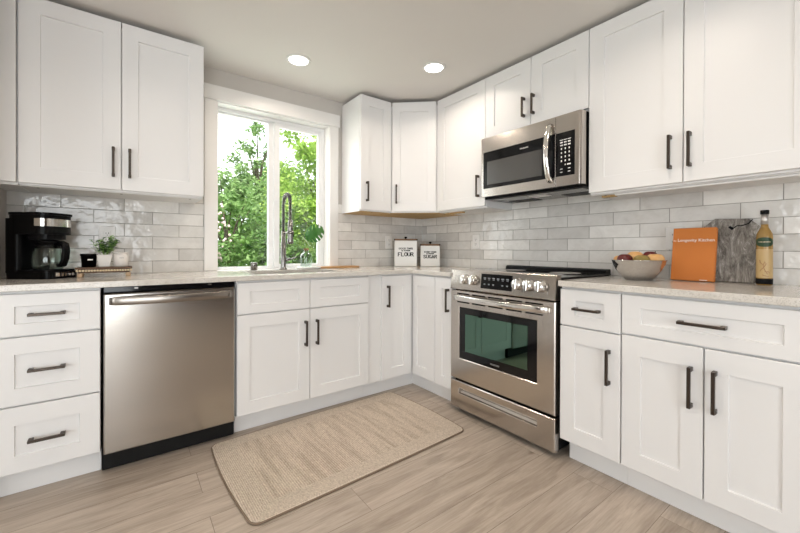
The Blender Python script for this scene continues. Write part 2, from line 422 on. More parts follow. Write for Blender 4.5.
def text(name, body, size, mtl, parent, tf, extrude=.0004, align='CENTER', bold=0):
    """lettering as a mesh; tf maps the text plane (a, b, c) to the parent's local space"""
    cu = bpy.data.curves.new(name, 'FONT'); cu.body = body; cu.size = size; cu.align_x = align; cu.extrude = extrude; cu.resolution_u = 3; cu.offset = bold
    to = bpy.data.objects.new(name+'_src', cu); COL.objects.link(to)
    dg = bpy.context.evaluated_depsgraph_get(); dg.update()
    me = bpy.data.meshes.new_from_object(to.evaluated_get(dg))
    bpy.data.objects.remove(to); bpy.data.curves.remove(cu)
    for vv in me.vertices: vv.co = Vector(tf((vv.co.x, vv.co.y, vv.co.z)))
    me.materials.clear(); me.materials.append(M[mtl])
    o = bpy.data.objects.new(name, me); COL.objects.link(o); o.parent = parent; WL[o.name] = WL[parent.name]
    return o
class Fr:                                                   # a face frame: a along the wall, b up, c out into the room
    def __init__(s, o, u, out): s.o = Vector(o); s.u = Vector(u); s.w = Vector(out)
    def __call__(s, p): return s.o + s.u*p[0] + Vector((0, 0, p[1])) + s.w*p[2]
BACK = lambda d: Fr((0, -d, 0), (1, 0, 0), (0, -1, 0))      # a = x
RIGHT = lambda d: Fr((-d, 0, 0), (0, -1, 0), (-1, 0, 0))    # a = -y

def shaker(fr, a0, a1, b0, b1, sl=.070, sr=None, rt=.070, rb=None, th=.019, rec=.008):
    sr = sl if sr is None else sr; rb = rt if rb is None else rb
    mb = MB(); ch = .0016; e = .0022
    R = []
    def ring(x0, x1, y0, y1, c): R.append([(x0, y0, c), (x1, y0, c), (x1, y1, c), (x0, y1, c)])
    ring(a0, a1, b0, b1, -th); ring(a0, a1, b0, b1, -ch); ring(a0+ch, a1-ch, b0+ch, b1-ch, 0)
    ring(a0+sl, a1-sr, b0+rb, b1-rt, 0); ring(a0+sl+e, a1-sr-e, b0+rb+e, b1-rt-e, -rec)
    vs = [p for r in R for p in r]; fs = [(3, 2, 1, 0)]
    for k in range(len(R)-1):
        for i in range(4): fs.append((k*4+i, k*4+(i+1) % 4, k*4+4+(i+1) % 4, k*4+4+i))
    k = (len(R)-1)*4; fs.append((k, k+1, k+2, k+3))
    mb.add(vs, fs, False, fr); return mb
def pull(parent, fr, a, b, vertical, L=.157):
    """square bar pull on two block feet, its middle at (a, b) on the face"""
    mb = MB(); h = L/2
    def bx(p0, p1, q0, q1, c0, c1, bv=.0012):
        if vertical: mb.box(a+q0, a+q1, b+p0, b+p1, c0, c1, bv, fr)
        else: mb.box(a+p0, a+p1, b+q0, b+q1, c0, c1, bv, fr)
    for s in (-1, 1):
        lo, hi = sorted((s*h, s*(h-.017)))
        bx(lo, hi, -.0068, .0068, .0005, .0235)
    bx(-h, h, -.0058, .0058, .0238, .0345)
    return link('handle', mb, 'bronze', parent)
def front(kind, parent, fr, a0, a1, b0, b1, handle=None, **kw):
    o = link(kind, shaker(fr, a0, a1, b0, b1, **kw), 'cab', parent)
    if handle: pull(o, fr, *handle)
    return o

# ------------------------------------------------------------------ the room
DB, DC, DT, DU = .6312, .6485, .5564, .3262
ZB, ZT, ZC, ZCB = .1187, .8718, .9137, .885
ZU, ZUT, ZCL = 1.3835, 2.2923, 2.3226
XL = -2.897
b = MB(); b.box(-6.2, .15, -6.2, .15, -.1, 0); struct('floor', b, 'floor')
b = MB(); b.box(-6.2, .15, -6.2, .15, ZCL, ZCL+.12); struct('ceiling', b, 'ceil')
WX0, WX1, WZ0, WZ1 = -1.876, -1.018, .885, 2.100            # kitchen window opening
b = MB()
b.box(XL-.1, WX0, 0, .15, 0, ZCL); b.box(WX1, .15, 0, .15, 0, ZCL); b.box(WX0, WX1, 0, .15, WZ1, ZCL); b.box(WX0, WX1, 0, .15, 0, WZ0)
struct('wall_back', b, 'wall')
b = MB(); b.box(0, .15, -6.2, 0, 0, ZCL); struct('wall_right', b, 'wall')
b = MB(); b.box(XL-.1, XL, -.66, 0, 0, ZCL); struct('wall_left', b, 'wall')
b = MB(); b.box(-6.2, XL-.1, -.66, -.54, 0, ZCL); struct('wall_living_north', b, 'wall')
b = MB()
b.box(-6.2, -6.0, -2.0, -.66, 0, ZCL); b.box(-6.2, -6.0, -6.2, -4.8, 0, ZCL); b.box(-6.2, -6.0, -4.8, -2.0, 0, .35); b.box(-6.2, -6.0, -4.8, -2.0, 2.15, ZCL)
struct('wall_living_west', b, 'accent')
b = MB()
b.box(-6.0, -5.2, -6.2, -6.0, 0, ZCL); b.box(-2.3, 0, -6.2, -6.0, 0, ZCL); b.box(-5.2, -2.3, -6.2, -6.0, 2.12, ZCL)
struct('wall_front', b, 'accent')
# unseen glazing behind the camera, added as openings for the fill lights
def glazed(name, x0, x1, y0, y1, z0, z1, mull, axis):
    s = setup_struct(name, ((x0+x1)/2, (y0+y1)/2, z0))
    f = MB(); t_ = .06
    f.box(x0, x1, y0, y1, z0, z0+t_); f.box(x0, x1, y0, y1, z1-t_, z1)
    for k in range(mull+1):
        if axis == 'x': c = x0+(x1-x0-t_)*k/mull; f.box(c, c+t_, y0, y1, z0+t_, z1-t_)
        else: c = y0+(y1-y0-t_)*k/mull; f.box(x0, x1, c, c+t_, z0+t_, z1-t_)
    link('frame', f, 'vinyl', s)
    g = MB(); xm, ym = (x0+x1)/2, (y0+y1)/2
    if axis == 'x': g.box(x0+t_, x1-t_, ym-.003, ym+.003, z0+t_, z1-t_)
    else: g.box(xm-.003, xm+.003, y0+t_, y1-t_, z0+t_, z1-t_)
    link('glass', g, 'pane', s)
glazed('window_2', -6.13, -6.07, -4.8, -2.0, .35, 2.15, 3, 'y')
glazed('door_1', -5.2, -2.3, -6.13, -6.07, 0, 2.12, 3, 'x')

# kitchen window: jamb liner, vinyl frame, two sashes
wn = setup_struct('window_1', (-1.447, .09, WZ0))
b = MB(); T = .012
b.box(WX0, WX0+.006, -.001, .15, WZ0, WZ1); b.box(WX1-.006, WX1, -.001, .15, WZ0, WZ1); b.box(WX0, WX1, -.001, .15, WZ1-.006, WZ1)
b.box(WX0, WX1, .0, .15, WZ0, ZC-.002)
link('jamb', b, 'trim', wn)
GX0, GXM, GX1 = WX0+.006, -1.4475, WX1-.006
b = MB(); y0, y1 = .088, .148
b.box(GX0, GX0+.008, y0, y1, ZC-.002, WZ1-.006, .002); b.box(GX1-.022, GX1, y0, y1, ZC-.002, WZ1-.006, .002)
b.box(GX0+.008, GX1-.022, y0, y1, WZ1-.03, WZ1-.006, .002); b.box(GX0+.008, GX1-.022, y0, y1, ZC-.002, ZC+.010, .002)
link('frame', b, 'vinyl', wn)
def sash(x0, x1, z0, z1, ya, yb, st, rt, rb, sr=None):
    sr = st if sr is None else sr
    s = MB()
    s.box(x0, x0+st, ya, yb, z0, z1, .002); s.box(x1-sr, x1, ya, yb, z0, z1, .002)
    s.box(x0+st, x1-sr, ya, yb, z0, z0+rb, .002); s.box(x0+st, x1-sr, ya, yb, z1-rt, z1, .002)
    o = link('sash', s, 'vinyl', wn)
    g = MB(); g.box(x0+st-.004, x1-sr+.004, (ya+yb)/2-.002, (ya+yb)/2+.002, z0+rb-.004, z1-rt+.004); link('glass', g, 'pane', o)
    return o
sash(GX0+.008, GXM-.001, ZC+.010, WZ1-.03, .112, .142, .010, .012, .008, .040)
r_ = sash(GXM+.001, GX1-.022, ZC+.010, WZ1-.03, .092, .122, .042, .036, .022, .032)
b = MB(); b.box(GXM+.010, GXM+.024, .080, .092, 1.44, 1.53, .003); b.box(GXM-.004, GXM+.012, .084, .092, 1.47, 1.50, .002); link('latch', b, 'vinyl', r_)
b = MB()
b.box(-1.957, WX0-.001, -.019, -.0005, ZC+.001, 2.100, .0015); b.box(WX1-.002, -.942, -.019, -.0005, ZC+.001, 2.100, .0015)
struct('trim_1', b, 'trim')
b = MB(); b.box(-1.962, -.931, -.024, -.0005, 2.1005, 2.201, .0015); struct('trim_2', b, 'trim')

# tiled splashback
b = MB(); b.box(XL+.001, -1.9575, -.008, -.0004, ZC+.0005, 1.452); b.box(-.9415, -.0085, -.008, -.0004, ZC+.0005, 1.452)
struct('wall_tile_back', b, 'tile_x')
b = MB(); b.box(-.008, -.0004, -2.73, -.0004, ZC+.0005, 1.452); struct('wall_tile_right', b, 'tile_y')

# ------------------------------------------------------------------ recessed ceiling lights
def downlight(x, y, label):
    t = thing('recessed_ceiling_light', label, 'ceiling light', (x, y, ZCL), 0, 'recessed ceiling lights')
    r = MB(); r.lathe([(.062, -.001), (.064, -.007), (.078, -.004), (.080, -.0008), (.062, -.0008)], (x, y, ZCL), 40); link('trim_ring', r, 'plastic', t)
    l = MB(); l.lathe([(.0005, -.0042), (.0615, -.0042), (.0615, -.0012), (.0005, -.0012)], (x, y, ZCL), 40); link('lens', l, 'lens', t)
    d = bpy.data.lights.new('downlight', 'AREA'); d.shape = 'DISK'; d.size = .12; d.energy = LAMP_POWER; d.color = (1, .86, .73); d.spread = math.radians(150)
    o = bpy.data.objects.new('downlight', d); COL.objects.link(o); o.location = (0, 0, -.008); o.parent = t
downlight(-1.469, -.468, 'round white recessed ceiling light nearest the window')
downlight(-.685, -.936, 'round white recessed ceiling light near the corner wall cabinets')
for i, (x, y) in enumerate([(-2.25, -1.35), (-.95, -2.25), (-1.75, -2.75), (-2.4, -4.6), (-4.5, -3.2)]):  # unseen fixtures added for light; the fruit bowl one follows from door highlights
    downlight(x, y, ['round recessed ceiling light left of the cooking area', 'round recessed ceiling light over the fruit bowl counter', 'round recessed ceiling light in mid kitchen',
                     'round recessed ceiling light by the glazed patio door', 'round recessed ceiling light in the living area'][i])

# ------------------------------------------------------------------ base cabinets
def base_box(parent, fr, a0, a1, dp, toe=True, toe_a=None, back=.012):
    """open-topped cabinet box: sides, bottom, back and face frame (fr face plane = door fronts)"""
    mb = MB(); c = -.021
    mb.box(a0, a0+.016, ZB-.008, ZCB-.002, -dp+back, c-.018, 0, fr); mb.box(a1-.016, a1, ZB-.008, ZCB-.002, -dp+back, c-.018, 0, fr)
    mb.box(a0+.016, a1-.016, ZB-.008, ZB+.010, -dp+back, c-.018, 0, fr); mb.box(a0+.016, a1-.016, ZB+.010, ZCB-.002, -dp+back, -dp+back+.006, 0, fr)
    mb.box(a0, a1, ZB-.008, ZCB-.002, c-.018, c, .001, fr)
    link('cabinet_box', mb, 'cab', parent)
    if toe:
        ta0, ta1 = toe_a or (a0, a1)
        k = MB(); k.box(ta0, ta1, .001, ZB-.0085, -(dp-DT)-.014, -(dp-DT), 0, fr); link('toe_kick', k, 'cab', parent)
fb = BACK(DB); fr = RIGHT(DB)

t = thing('drawer_cabinet', 'white three-drawer base cabinet under the coffee maker, left of the dishwasher', 'cabinet', (-2.66, -.32, 0))
base_box(t, fb, -2.842, -2.480, DB)
ax = (-2.832-2.4813)/2
for z0, z1, hz, rt in ((.695, .8718, .784, .052), (.4035, .688, .548, .070), (ZB, .396, .249, .078)):
    front('drawer', t, fb, -2.832, -2.4813, z0, z1, (-2.6585, hz, False, .118), sl=.0715, rt=rt, rb=(.05 if rt < .06 else .070))
t = thing('filler_panel', 'narrow white filler strip between drawer cabinet and left wall', 'cabinet filler', (-2.87, -.6, 0))
b = MB(); b.box(XL+.002, -2.844, -.611, -.592, .001, ZCB-.002, .001); link('panel', b, 'cab', t)

t = thing('sink_cabinet', 'wide white base cabinet under the sink, two doors below two false drawer fronts', 'cabinet', (-1.45, -.32, 0))
base_box(t, fb, -1.887, -1.0165, DB)
SX = -1.4525
front('false_drawer_front', t, fb, -1.8845, SX-.0025, .695, ZT, sl=.068, rt=.051)
front('false_drawer_front', t, fb, SX+.0025, -1.0195, .695, ZT, sl=.068, rt=.051)
front('door', t, fb, -1.8845, SX-.0025, ZB, .688, (-1.4845, .540, True), sl=.068, rt=.073)
front('door', t, fb, SX+.0025, -1.0195, ZB, .688, (-1.409, .540, True), sl=.068, rt=.073)
t = thing('filler_panel', 'plain white filler strip between sink cabinet and corner cabinet', 'cabinet filler', (-.96, -.6, 0))
b = MB(); b.box(-1.0155, -.906, -.6305+.019, -.592, ZB-.008, ZCB-.002, .001); b.box(-1.0155, -.906, -DT, -DT+.014, .001, ZB-.0085); link('panel', b, 'cab', t)

t = thing('corner_base_cabinet', 'white inner-corner base cabinet with a folding L-shaped pair of doors', 'cabinet', (-.3, -.3, 0))
b = MB()
b.box(-.905, -.889, -.592, -.012, ZB-.008, ZCB-.002); b.box(-.592, -.012, -.895, -.880, ZB-.008, ZCB-.002)
b.box(-.905, -.592, -.611, -.592, ZB-.008, ZCB-.002, .001); b.box(-.611, -.592, -.895, -.6105, ZB-.008, ZCB-.002, .001)
b.box(-.889, -.012, -.592, -.012, ZB-.008, ZB+.01); b.box(-.592, -.012, -.880, -.592, ZB-.008, ZB+.01)
link('cabinet_box', b, 'cab', t)
b = MB(); b.box(-.905, -DT, -DT, -DT+.014, .001, ZB-.0085); b.box(-DT-.0001, -DT+.014, -.895, -DT+.014, .001, ZB-.0085); link('toe_kick', b, 'cab', t)
front('door', t, fb, -.9023, -.6325, ZB, ZT, (-.8575, .724, True), sl=.086, sr=.073, rt=.075)
front('door', t, fr, .6515, .8935, ZB, ZT, sl=.046, sr=.082, rt=.075)

t = thing('narrow_base_cabinet', 'narrow full-height-door white base cabinet squeezed between corner cabinet and range', 'cabinet', (-.3, -.98, 0))
base_box(t, fr, .8965, 1.0605, DB)
front('door', t, fr, .8985, 1.0595, ZB, ZT, (1.036, .722, True), sl=.068, sr=.052, rt=.072)

t = thing('drawer_over_door_cabinet', 'slim white base cabinet right of the range, one drawer over one door', 'cabinet', (-.3, -1.97, 0))
base_box(t, fr, 1.829, 2.1155, DB, toe_a=(1.845, 2.1155))
front('drawer', t, fr, 1.8331, 2.1125, .695, ZT, (1.9685, .782, False, .123), sl=.073, rt=.053)
front('door', t, fr, 1.8331, 2.1125, ZB, .688, (2.067, .537, True), sl=.072, rt=.076)
t = thing('wide_base_cabinet', 'wide white base cabinet at right, one long drawer over two doors', 'cabinet', (-.3, -2.4, 0))
base_box(t, fr, 2.1165, 2.694, DB)
front('drawer', t, fr, 2.119, 2.690, .703, ZT, (2.4005, .785, False, .147), sl=.073, rt=.053, rb=.048)
front('door', t, fr, 2.119, 2.4035, ZB, .695, (2.367, .540, True), sl=.073, sr=.070, rt=.082, rb=.074)
front('door', t, fr, 2.4085, 2.690, ZB, .695, (2.440, .542, True), sl=.068, sr=.075, rt=.082, rb=.074)

# ------------------------------------------------------------------ countertops
def slab(cells, z0, z1):
    xs = sorted({c for x0, x1, y0, y1 in cells for c in (x0, x1)}); ys = sorted({c for x0, x1, y0, y1 in cells for c in (y0, y1)})
    ins = lambda x, y: any(x0 < x < x1 and y0 < y < y1 for x0, x1, y0, y1 in cells)
    bm = bmesh.new(); V = {}
    def vv(i, j):
        if (i, j) not in V: V[(i, j)] = bm.verts.new((xs[i], ys[j], z1))
        return V[(i, j)]
    for i in range(len(xs)-1):
        for j in range(len(ys)-1):
            if ins((xs[i]+xs[i+1])/2, (ys[j]+ys[j+1])/2): bm.faces.new((vv(i, j), vv(i+1, j), vv(i+1, j+1), vv(i, j+1)))
    g = bmesh.ops.extrude_face_region(bm, geom=list(bm.faces))
    for e in g['geom']:
        if isinstance(e, bmesh.types.BMVert): e.co.z = z0
    bmesh.ops.recalc_face_normals(bm, faces=bm.faces)
    mb = MB(); bm.verts.index_update(); mb.v = [tuple(v.co) for v in bm.verts]; mb.f = [tuple(v.index for v in f.verts) for f in bm.faces]; mb.sm = [False]*len(mb.f)
    bm.free(); return mb
SK = (-1.745, -1.165, -.545, -.175)                          # sink cut-out
cells = [(XL+.002, SK[0], -DC, -.0005), (SK[1], -.0095, -DC, -.0005), (SK[0], SK[1], -DC, SK[2]), (SK[0], SK[1], SK[3], -.0005), (-DC, -.0095, -1.0625, -DC)]
cells = [(x0, x1, y0, min(y1, -.0095)) for x0, x1, y0, y1 in cells]
o = link('countertop', slab(cells, ZCB, ZC), 'quartz', bevel=.0025)
tag(o, 'L-shaped pale speckled quartz countertop holding the sink and running under the window', 'countertop')
o = link('countertop', slab([(-DC, -.0095, -2.705, -1.8285)], ZCB, ZC), 'quartz', bevel=.0025)
tag(o, 'straight pale speckled quartz countertop right of the range under the fruit bowl', 'countertop')

# ------------------------------------------------------------------ sink, faucet
t = thing('sink', 'undermounted stainless steel sink below the window', 'sink', (-1.455, -.36, ZCB))
b = MB(); x0, x1, y0, y1 = SK; x0 -= .004; x1 += .004; y0 -= .004; y1 += .004; zb_ = .70; z1 = ZCB-.0005
b.box(x0-.014, x0, y0-.014, y1+.014, z1-.002, z1); b.box(x1, x1+.014, y0-.014, y1+.014, z1-.002, z1); b.box(x0, x1, y0-.014, y0, z1-.002, z1); b.box(x0, x1, y1, y1+.014, z1-.002, z1)
b.box(x0-.002, x0, y0, y1, zb_, z1-.002); b.box(x1, x1+.002, y0, y1, zb_, z1-.002); b.box(x0, x1, y0-.002, y0, zb_, z1-.002); b.box(x0, x1, y1, y1+.002, zb_, z1-.002); b.box(x0, x1, y0, y1, zb_-.002, zb_)
link('basin', b, 'steelh', t)
b = MB(); b.lathe([(.0005, .003), (.03, .003), (.043, .001), (.043, 0)], (-1.455, -.36, zb_+.0005), 28); link('drain', b, 'chrome', t)

FX, FY = -1.44, -.100
t = thing('kitchen_faucet', 'tall spring-neck pull-down steel faucet behind the sink', 'faucet', (FX, FY, ZC))
b = MB(); b.lathe([(.027, .0006), (.027, .008), (.020, .012), (.0195, .016), (.0195, .20), (.0165, .205), (.0165, .285), (.013, .290)], (FX, FY, ZC), 24); link('base', b, 'nickel', t)
AR = [(FX, FY, ZC+.29), (FX, FY, 1.38)]
for k in range(13):
    a = PI*k/12; AR.append((FX, FY-.072+.072*math.cos(a), 1.395+.072*math.sin(a)))
AR += [(FX, FY-.144, 1.33), (FX, FY-.146, 1.27)]
b = MB(); b.tube(AR, .0075, 12); link('hose', b, 'blackmatte', t)
L_ = [0]
for i in range(1, len(AR)): L_.append(L_[-1]+(Vector(AR[i])-Vector(AR[i-1])).length)
def at_len(s):
    for i in range(1, len(AR)):
        if s <= L_[i] or i == len(AR)-1:
            f = (s-L_[i-1])/(L_[i]-L_[i-1]); return Vector(AR[i-1]).lerp(Vector(AR[i]), f), (Vector(AR[i])-Vector(AR[i-1])).normalized()
co = []; turns = 50; tot = L_[-1]
for k in range(turns*10+1):
    p, d = at_len(tot*k/(turns*10)); u = Vector((1, 0, 0)); w_ = d.cross(u); a = 2*PI*k/10
    co.append(p+(u*math.cos(a)+w_*math.sin(a))*.0130)
b = MB(); b.tube(co, .0023, 5); link('spring', b, 'nickel', t)
b = MB(); b.lathe([(.010, 0), (.0165, -.004), (.0185, -.06), (.0185, -.125), (.022, -.150), (.022, -.168), (.017, -.172)], (FX, FY-.147, 1.275), 20); sh = link('spray_head', b, 'nickel', t)
b = MB(); b.box(FX+.010, FX+.0225, FY-.155, FY-.139, 1.15, 1.20, .003); link('spray_button', b, 'black', sh)
b = MB(); b.tube([(FX, FY-.01, 1.185), (FX, FY-.122, 1.185)], .006, 10); b.lathe([(.024, -.010), (.024, .010), (.0195, .010), (.0195, -.010), (.024, -.010)], (FX, FY-.147, 1.185), 24); link('docking_arm', b, 'nickel', t)
b = MB(); b.tube([(FX+.015, FY, .985), (FX+.05, FY-.004, .988)], .0125, 12); b.tube([(FX+.048, FY-.004, .988), (FX+.10, FY-.012, 1.005)], [.006, .0045], 10); link('lever', b, 'nickel', t)

t = thing('air_gap_cap', 'small cylindrical steel cap on the counter left of the faucet', 'sink fitting', (-1.652, -.10, ZC))
b = MB(); b.lathe([(.022, .0006), (.0225, .04), (.0225, .052), (.020, .056), (.0005, .057)], (-1.652, -.10, ZC), 24); link('cap', b, 'nickel', t)
b = MB()
for k in range(8):
    a = 2*PI*k/8; b.box(-.002, .002, -.0232, -.0222, .012, .040, 0, (lambda a: (lambda p: Matrix.Rotation(a, 3, 'Z') @ Vector(p)+Vector((-1.652, -.10, ZC))))(a))
link('slot_groove', b, 'black', t)

# ------------------------------------------------------------------ dishwasher
t = thing('dishwasher', 'stainless steel dishwasher with bowed bar handle, between drawers and sink cabinet', 'dishwasher', (-2.183, -.3, 0))
b = MB(); b.box(-2.474, -1.891, -.590, -.03, .012, .868, .002); link('tub', b, 'dark', t)
b = MB(); b.box(-2.469, -1.897, -DB-.006, -.592, .099, .853, .006); dd = link('door', b, 'steel', t)
hp = []
for k in range(25):
    u = k/24; x = -2.447+.532*u; bow = math.sin(PI*u)**.75
    hp.append((x, -DB-.006-.004-.034*bow, .8175))
b = MB()
for (x, y, z), (x2, y2, z2) in zip(hp[:-1], hp[1:]):
    pass
vs = []; fs = []
for k, (x, y, z) in enumerate(hp):
    e = .0205 if 0 < k < 24 else .0175
    for dz, dy in ((-e, .004), (-e*.94, -.006), (-e*.84, -.0074), (e*.84, -.0074), (e*.94, -.006), (e, .004), (0, .010)): vs.append((x, y+dy, z+dz))
for k in range(24):
    for i in range(7): fs.append((k*7+i, k*7+(i+1) % 7, k*7+7+(i+1) % 7, k*7+7+i))
b.add(vs, fs, True); b.f += [tuple(range(7)), tuple(24*7+i for i in range(6, -1, -1))]; b.sm += [False, False]
for x in (-2.444, -1.918): b.box(x-.006, x+.006, -DB-.016, -DB-.0055, .802, .833, .002)
link('handle', b, 'handlesteel', dd)
b = MB(); b.box(-2.470, -1.896, -.612, -.592, .857, .883, .002); cs = link('control_strip', b, 'blackgloss', t)
for x in (-2.345, -2.02):
    b = MB(); b.box(x-.008, x+.008, -.615, -.6122, .868, .879, .001); link('mounting_bracket', b, 'nickel', cs)
b = MB(); b.box(-2.476, -1.890, -.572, -.5585, .001, .0985, .001); kp = link('kick_plate', b, 'black', t)
b = MB(); b.box(-2.447, -2.435, -.5730, -.5722, .035, .040); link('maker_badge', b, 'greyink', kp)

# ------------------------------------------------------------------ range
RX = -.642; RL, RR = 1.0665, 1.8115                          # a = -y
rg = thing('range', 'stainless steel slide-in electric range with front knobs and a window door', 'range', (-.33, -1.44, 0))
fg = RIGHT(-RX)
b = MB(); b.box(RL, RR, .035, .905, -.045-.585, -.045, .002, fg); link('body', b, 'dark', rg)
# control panel: shallow wedge leaning back
cp = [(.000, .808), (.002, .812), (-.012, .932), (-.018, .937), (-.055, .937), (-.055, .808)]
b = MB(); b.prism([(c, z) for c, z in cp], RL-.001, RR+.001, lambda p: fg((p[2], p[1], p[0]))); pan = link('control_panel', b, 'steelh', rg)
def onpanel(a, z, c): return fg((a, z, .002-.014*(z-.812)/.12+c))
pf = lambda p: onpanel(p[0], p[1], p[2])
b = MB(); b.box(1.3225, 1.549, .831, .920, -.001, .0018, .0008, pf); dsp = link('display', b, 'blackgloss', pan)
b = MB()
rnd = random.Random(3)
for row, zz in ((0, .895), (1, .858)):
    for k in range(6):
        a = 1.352+k*.033; 
        if row == 1 and k in (3,): continue
        wd = .009 if row == 0 else .006
        b.box(a-wd, a+wd, zz-.004, zz+.003, .0019, .0022, 0, pf)
        if row == 0: b.box(a-wd*.7, a+wd*.9, zz-.011, zz-.008, .0019, .0022, 0, pf)
link('display_lettering', b, 'lcd', dsp)
for a in (1.189, 1.2625, 1.591, 1.659, 1.730):
    b = MB(); kf = (lambda a: (lambda p: onpanel(a+p[0], .877+p[1], p[2])))(a)
    b.lathe([(.033, .0005), (.033, .006), (.030, .008), (.0285, .030), (.026, .033), (.0005, .0335)], (0, 0, 0), 28, 'z', lambda p, kf=kf: kf(p))
    b.box(-.006, .006, -.027, .027, .030, .040, .002, kf); link('knob', b, 'chrome', pan)
b = MB()
for i, (a, z) in enumerate([(1.105, .895), (1.105, .88), (1.13, .895), (1.13, .88)]): b.box(a-.008, a+.008, z-.001, z+.001, .0005, .001, 0, pf)
for a in (1.625, 1.695, 1.768): b.box(a-.003, a+.003, .835, .849, .0005, .001, 0, pf)
link('panel_lettering', b, 'greyink', pan)
# cooktop glass with rear vent trim
b = MB(); b.box(RL-.004, RR+.004, .9155, .925, -.612, -.052, .002, fg); b.box(RL, RR, .9055, .9154, -.60, -.056, 0, fg); ct = link('cooktop', b, 'blackgloss', rg)
for a, c, r in ((1.25, -.2, .09), (1.62, -.2, .11), (1.25, -.44, .075), (1.62, -.44, .09)):
    b = MB(); b.lathe([(r, .0001), (r, .0004), (r-.002, .0004), (r-.002, .0001), (r, .0001)], (0, 0, 0), 40, 'z', lambda p, a=a, c=c: fg((a+p[0], .925+p[2], c+p[1])))
    link('burner_ring', b, 'greyink', ct)
b = MB()
b.prism([(-.622, .9255), (-.622, .944), (-.616, .950), (-.575, .950), (-.560, .944), (-.556, .9255)], RL+.02, RR-.004, lambda p: fg((p[2], p[1], p[0]))); vt = link('vent_trim', b, 'black', rg)
b = MB()
for k in range(5):
    a = 1.16+k*.127; b.box(a, a+.10, .9502, .9512, -.606, -.585, .0003, fg)
link('vent_grille', b, 'blackgloss', vt)
# oven door
b = MB(); DZ0, DZ1 = .219, .800; ga0, ga1, gz0, gz1 = 1.143, 1.708, .359, .692
def frame4(mb, a0, a1, z0, z1, i0, i1, j0, j1, c0, c1, bv, f):
    mb.box(a0, i0, z0, z1, c0, c1, bv, f); mb.box(i1, a1, z0, z1, c0, c1, bv, f); mb.box(i0-.0005, i1+.0005, z0, j0, c0, c1, bv, f); mb.box(i0-.0005, i1+.0005, j1, z1, c0, c1, bv, f)
R0 = [(RL, DZ0), (RR, DZ0), (RR, DZ1), (RL, DZ1)]
def face_frame(a0, a1, z0, z1, i0, i1, j0, j1, th, bv):
    mb = MB(); R = []
    def ring(e0, e1, e2, e3, c): R.append([(e0, e2, c), (e1, e2, c), (e1, e3, c), (e0, e3, c)])
    ring(i0, i1, j0, j1, -th); ring(a0, a1, z0, z1, -th); ring(a0, a1, z0, z1, -bv); ring(a0+bv, a1-bv, z0+bv, z1-bv, 0); ring(i0-.003, i1+.003, j0-.003, j1+.003, 0); ring(i0, i1, j0, j1, -.003); ring(i0, i1, j0, j1, -th)
    vs = [p for r in R for p in r]; fs = []
    for k in range(len(R)-1):
        for i in range(4): fs.append((k*4+i, k*4+(i+1) % 4, k*4+4+(i+1) % 4, k*4+4+i))
    mb.add(vs, fs, False, fg); return mb
od = link('oven_door', face_frame(RL, RR, DZ0, DZ1, ga0, ga1, gz0, gz1, .040, .005), 'steelh', rg)
i0, i1, j0, j1 = ga0+.050, ga1-.058, gz0+.052, gz1-.040
b = MB(); frame4(b, ga0+.0005, ga1-.0005, gz0+.0005, gz1-.0005, i0, i1, j0, j1, -.007, -.003, 0, fg); wb = link('window_border', b, 'blackgloss', od)
b = MB(); b.box(i0+.0008, i1-.0008, j0+.0008, j1-.0008, -.007, -.0034, 0, fg); gl = link('window_glass', b, 'ovenglass', od)
text('maker_lettering', 'FRIGIDAIRE', .013, 'greyink', wb, lambda p: fg((1.43+p[0], .379+p[1], -.0026+p[2]))-WL[rg.name])
b = MB()                                                      # cavity seen through the glass
b.box(ga0-.01, ga1+.01, gz0-.02, gz1+.02, -.044, -.0405, 0, fg); link('inner_liner', b, 'dark', od)
b = MB()
for z in (.46, .50, .58, .62):
    for k in range(2): b.tube([fg((ga0+.02, z, -.030+.008*k)), fg((ga1-.02, z, -.030+.008*k))], .002, 6)
link('rack_grate', b, 'nickel', od)
b = MB()
for z in (.781, .726):
    for k in range(5):
        a = RL+.060+k*.128
        b.box(a, a+.105, z-.004, z+.004, -.001, .0006, 0, fg)
link('vent_grille', b, 'black', od)
vs = []; fs = []; b = MB()
for k in range(25):
    u = k/24; a = RL+.045+(RR-RL-.075)*u; c = .012+.040*math.sin(PI*u)**.6; e = .018 if 0 < k < 24 else .015
    for dz, dc in ((-e, -.004), (-e*.92, .006), (-e*.72, .0082), (e*.72, .0082), (e*.92, .006), (e, -.004), (0, -.009)): vs.append((a, .757+dz, c+dc))
for k in range(24):
    for i in range(7): fs.append((k*7+i, k*7+(i+1) % 7, k*7+7+(i+1) % 7, k*7+7+i))
b.add(vs, fs, True, fg); b.f += [tuple(range(7)), tuple(24*7+i for i in range(6, -1, -1))]; b.sm += [False, False]
for a in (RL+.049, RR-.034): b.box(a-.008, a+.008, .745, .769, .0005, .010, .002, fg)
link('handle', b, 'chrome', od)
# storage drawer with scooped grip
sw = link('storage_drawer', face_frame(RL, RR, .030, .206, 1.140, 1.709, .130, .163, .040, .005), 'steelh', rg)
b = MB()
b.prism([(-.0005, .1302), (-.010, .134), (-.022, .150), (-.028, .1628), (-.036, .1628), (-.036, .1302)], 1.1405, 1.7085, lambda p: fg((p[2], p[1], p[0]))); link('grip', b, 'steelh', sw)
for a in (RL+.05, RR-.05):
    for c in (-.09, -.55):
        b = MB(); b.lathe([(.018, .001), (.018, .034), (.0005, .0345)], (0, 0, 0), 16, 'z', lambda p, a=a, c=c: fg((a+p[0], p[2], c+p[1])))
        link('levelling_foot', b, 'black', rg)

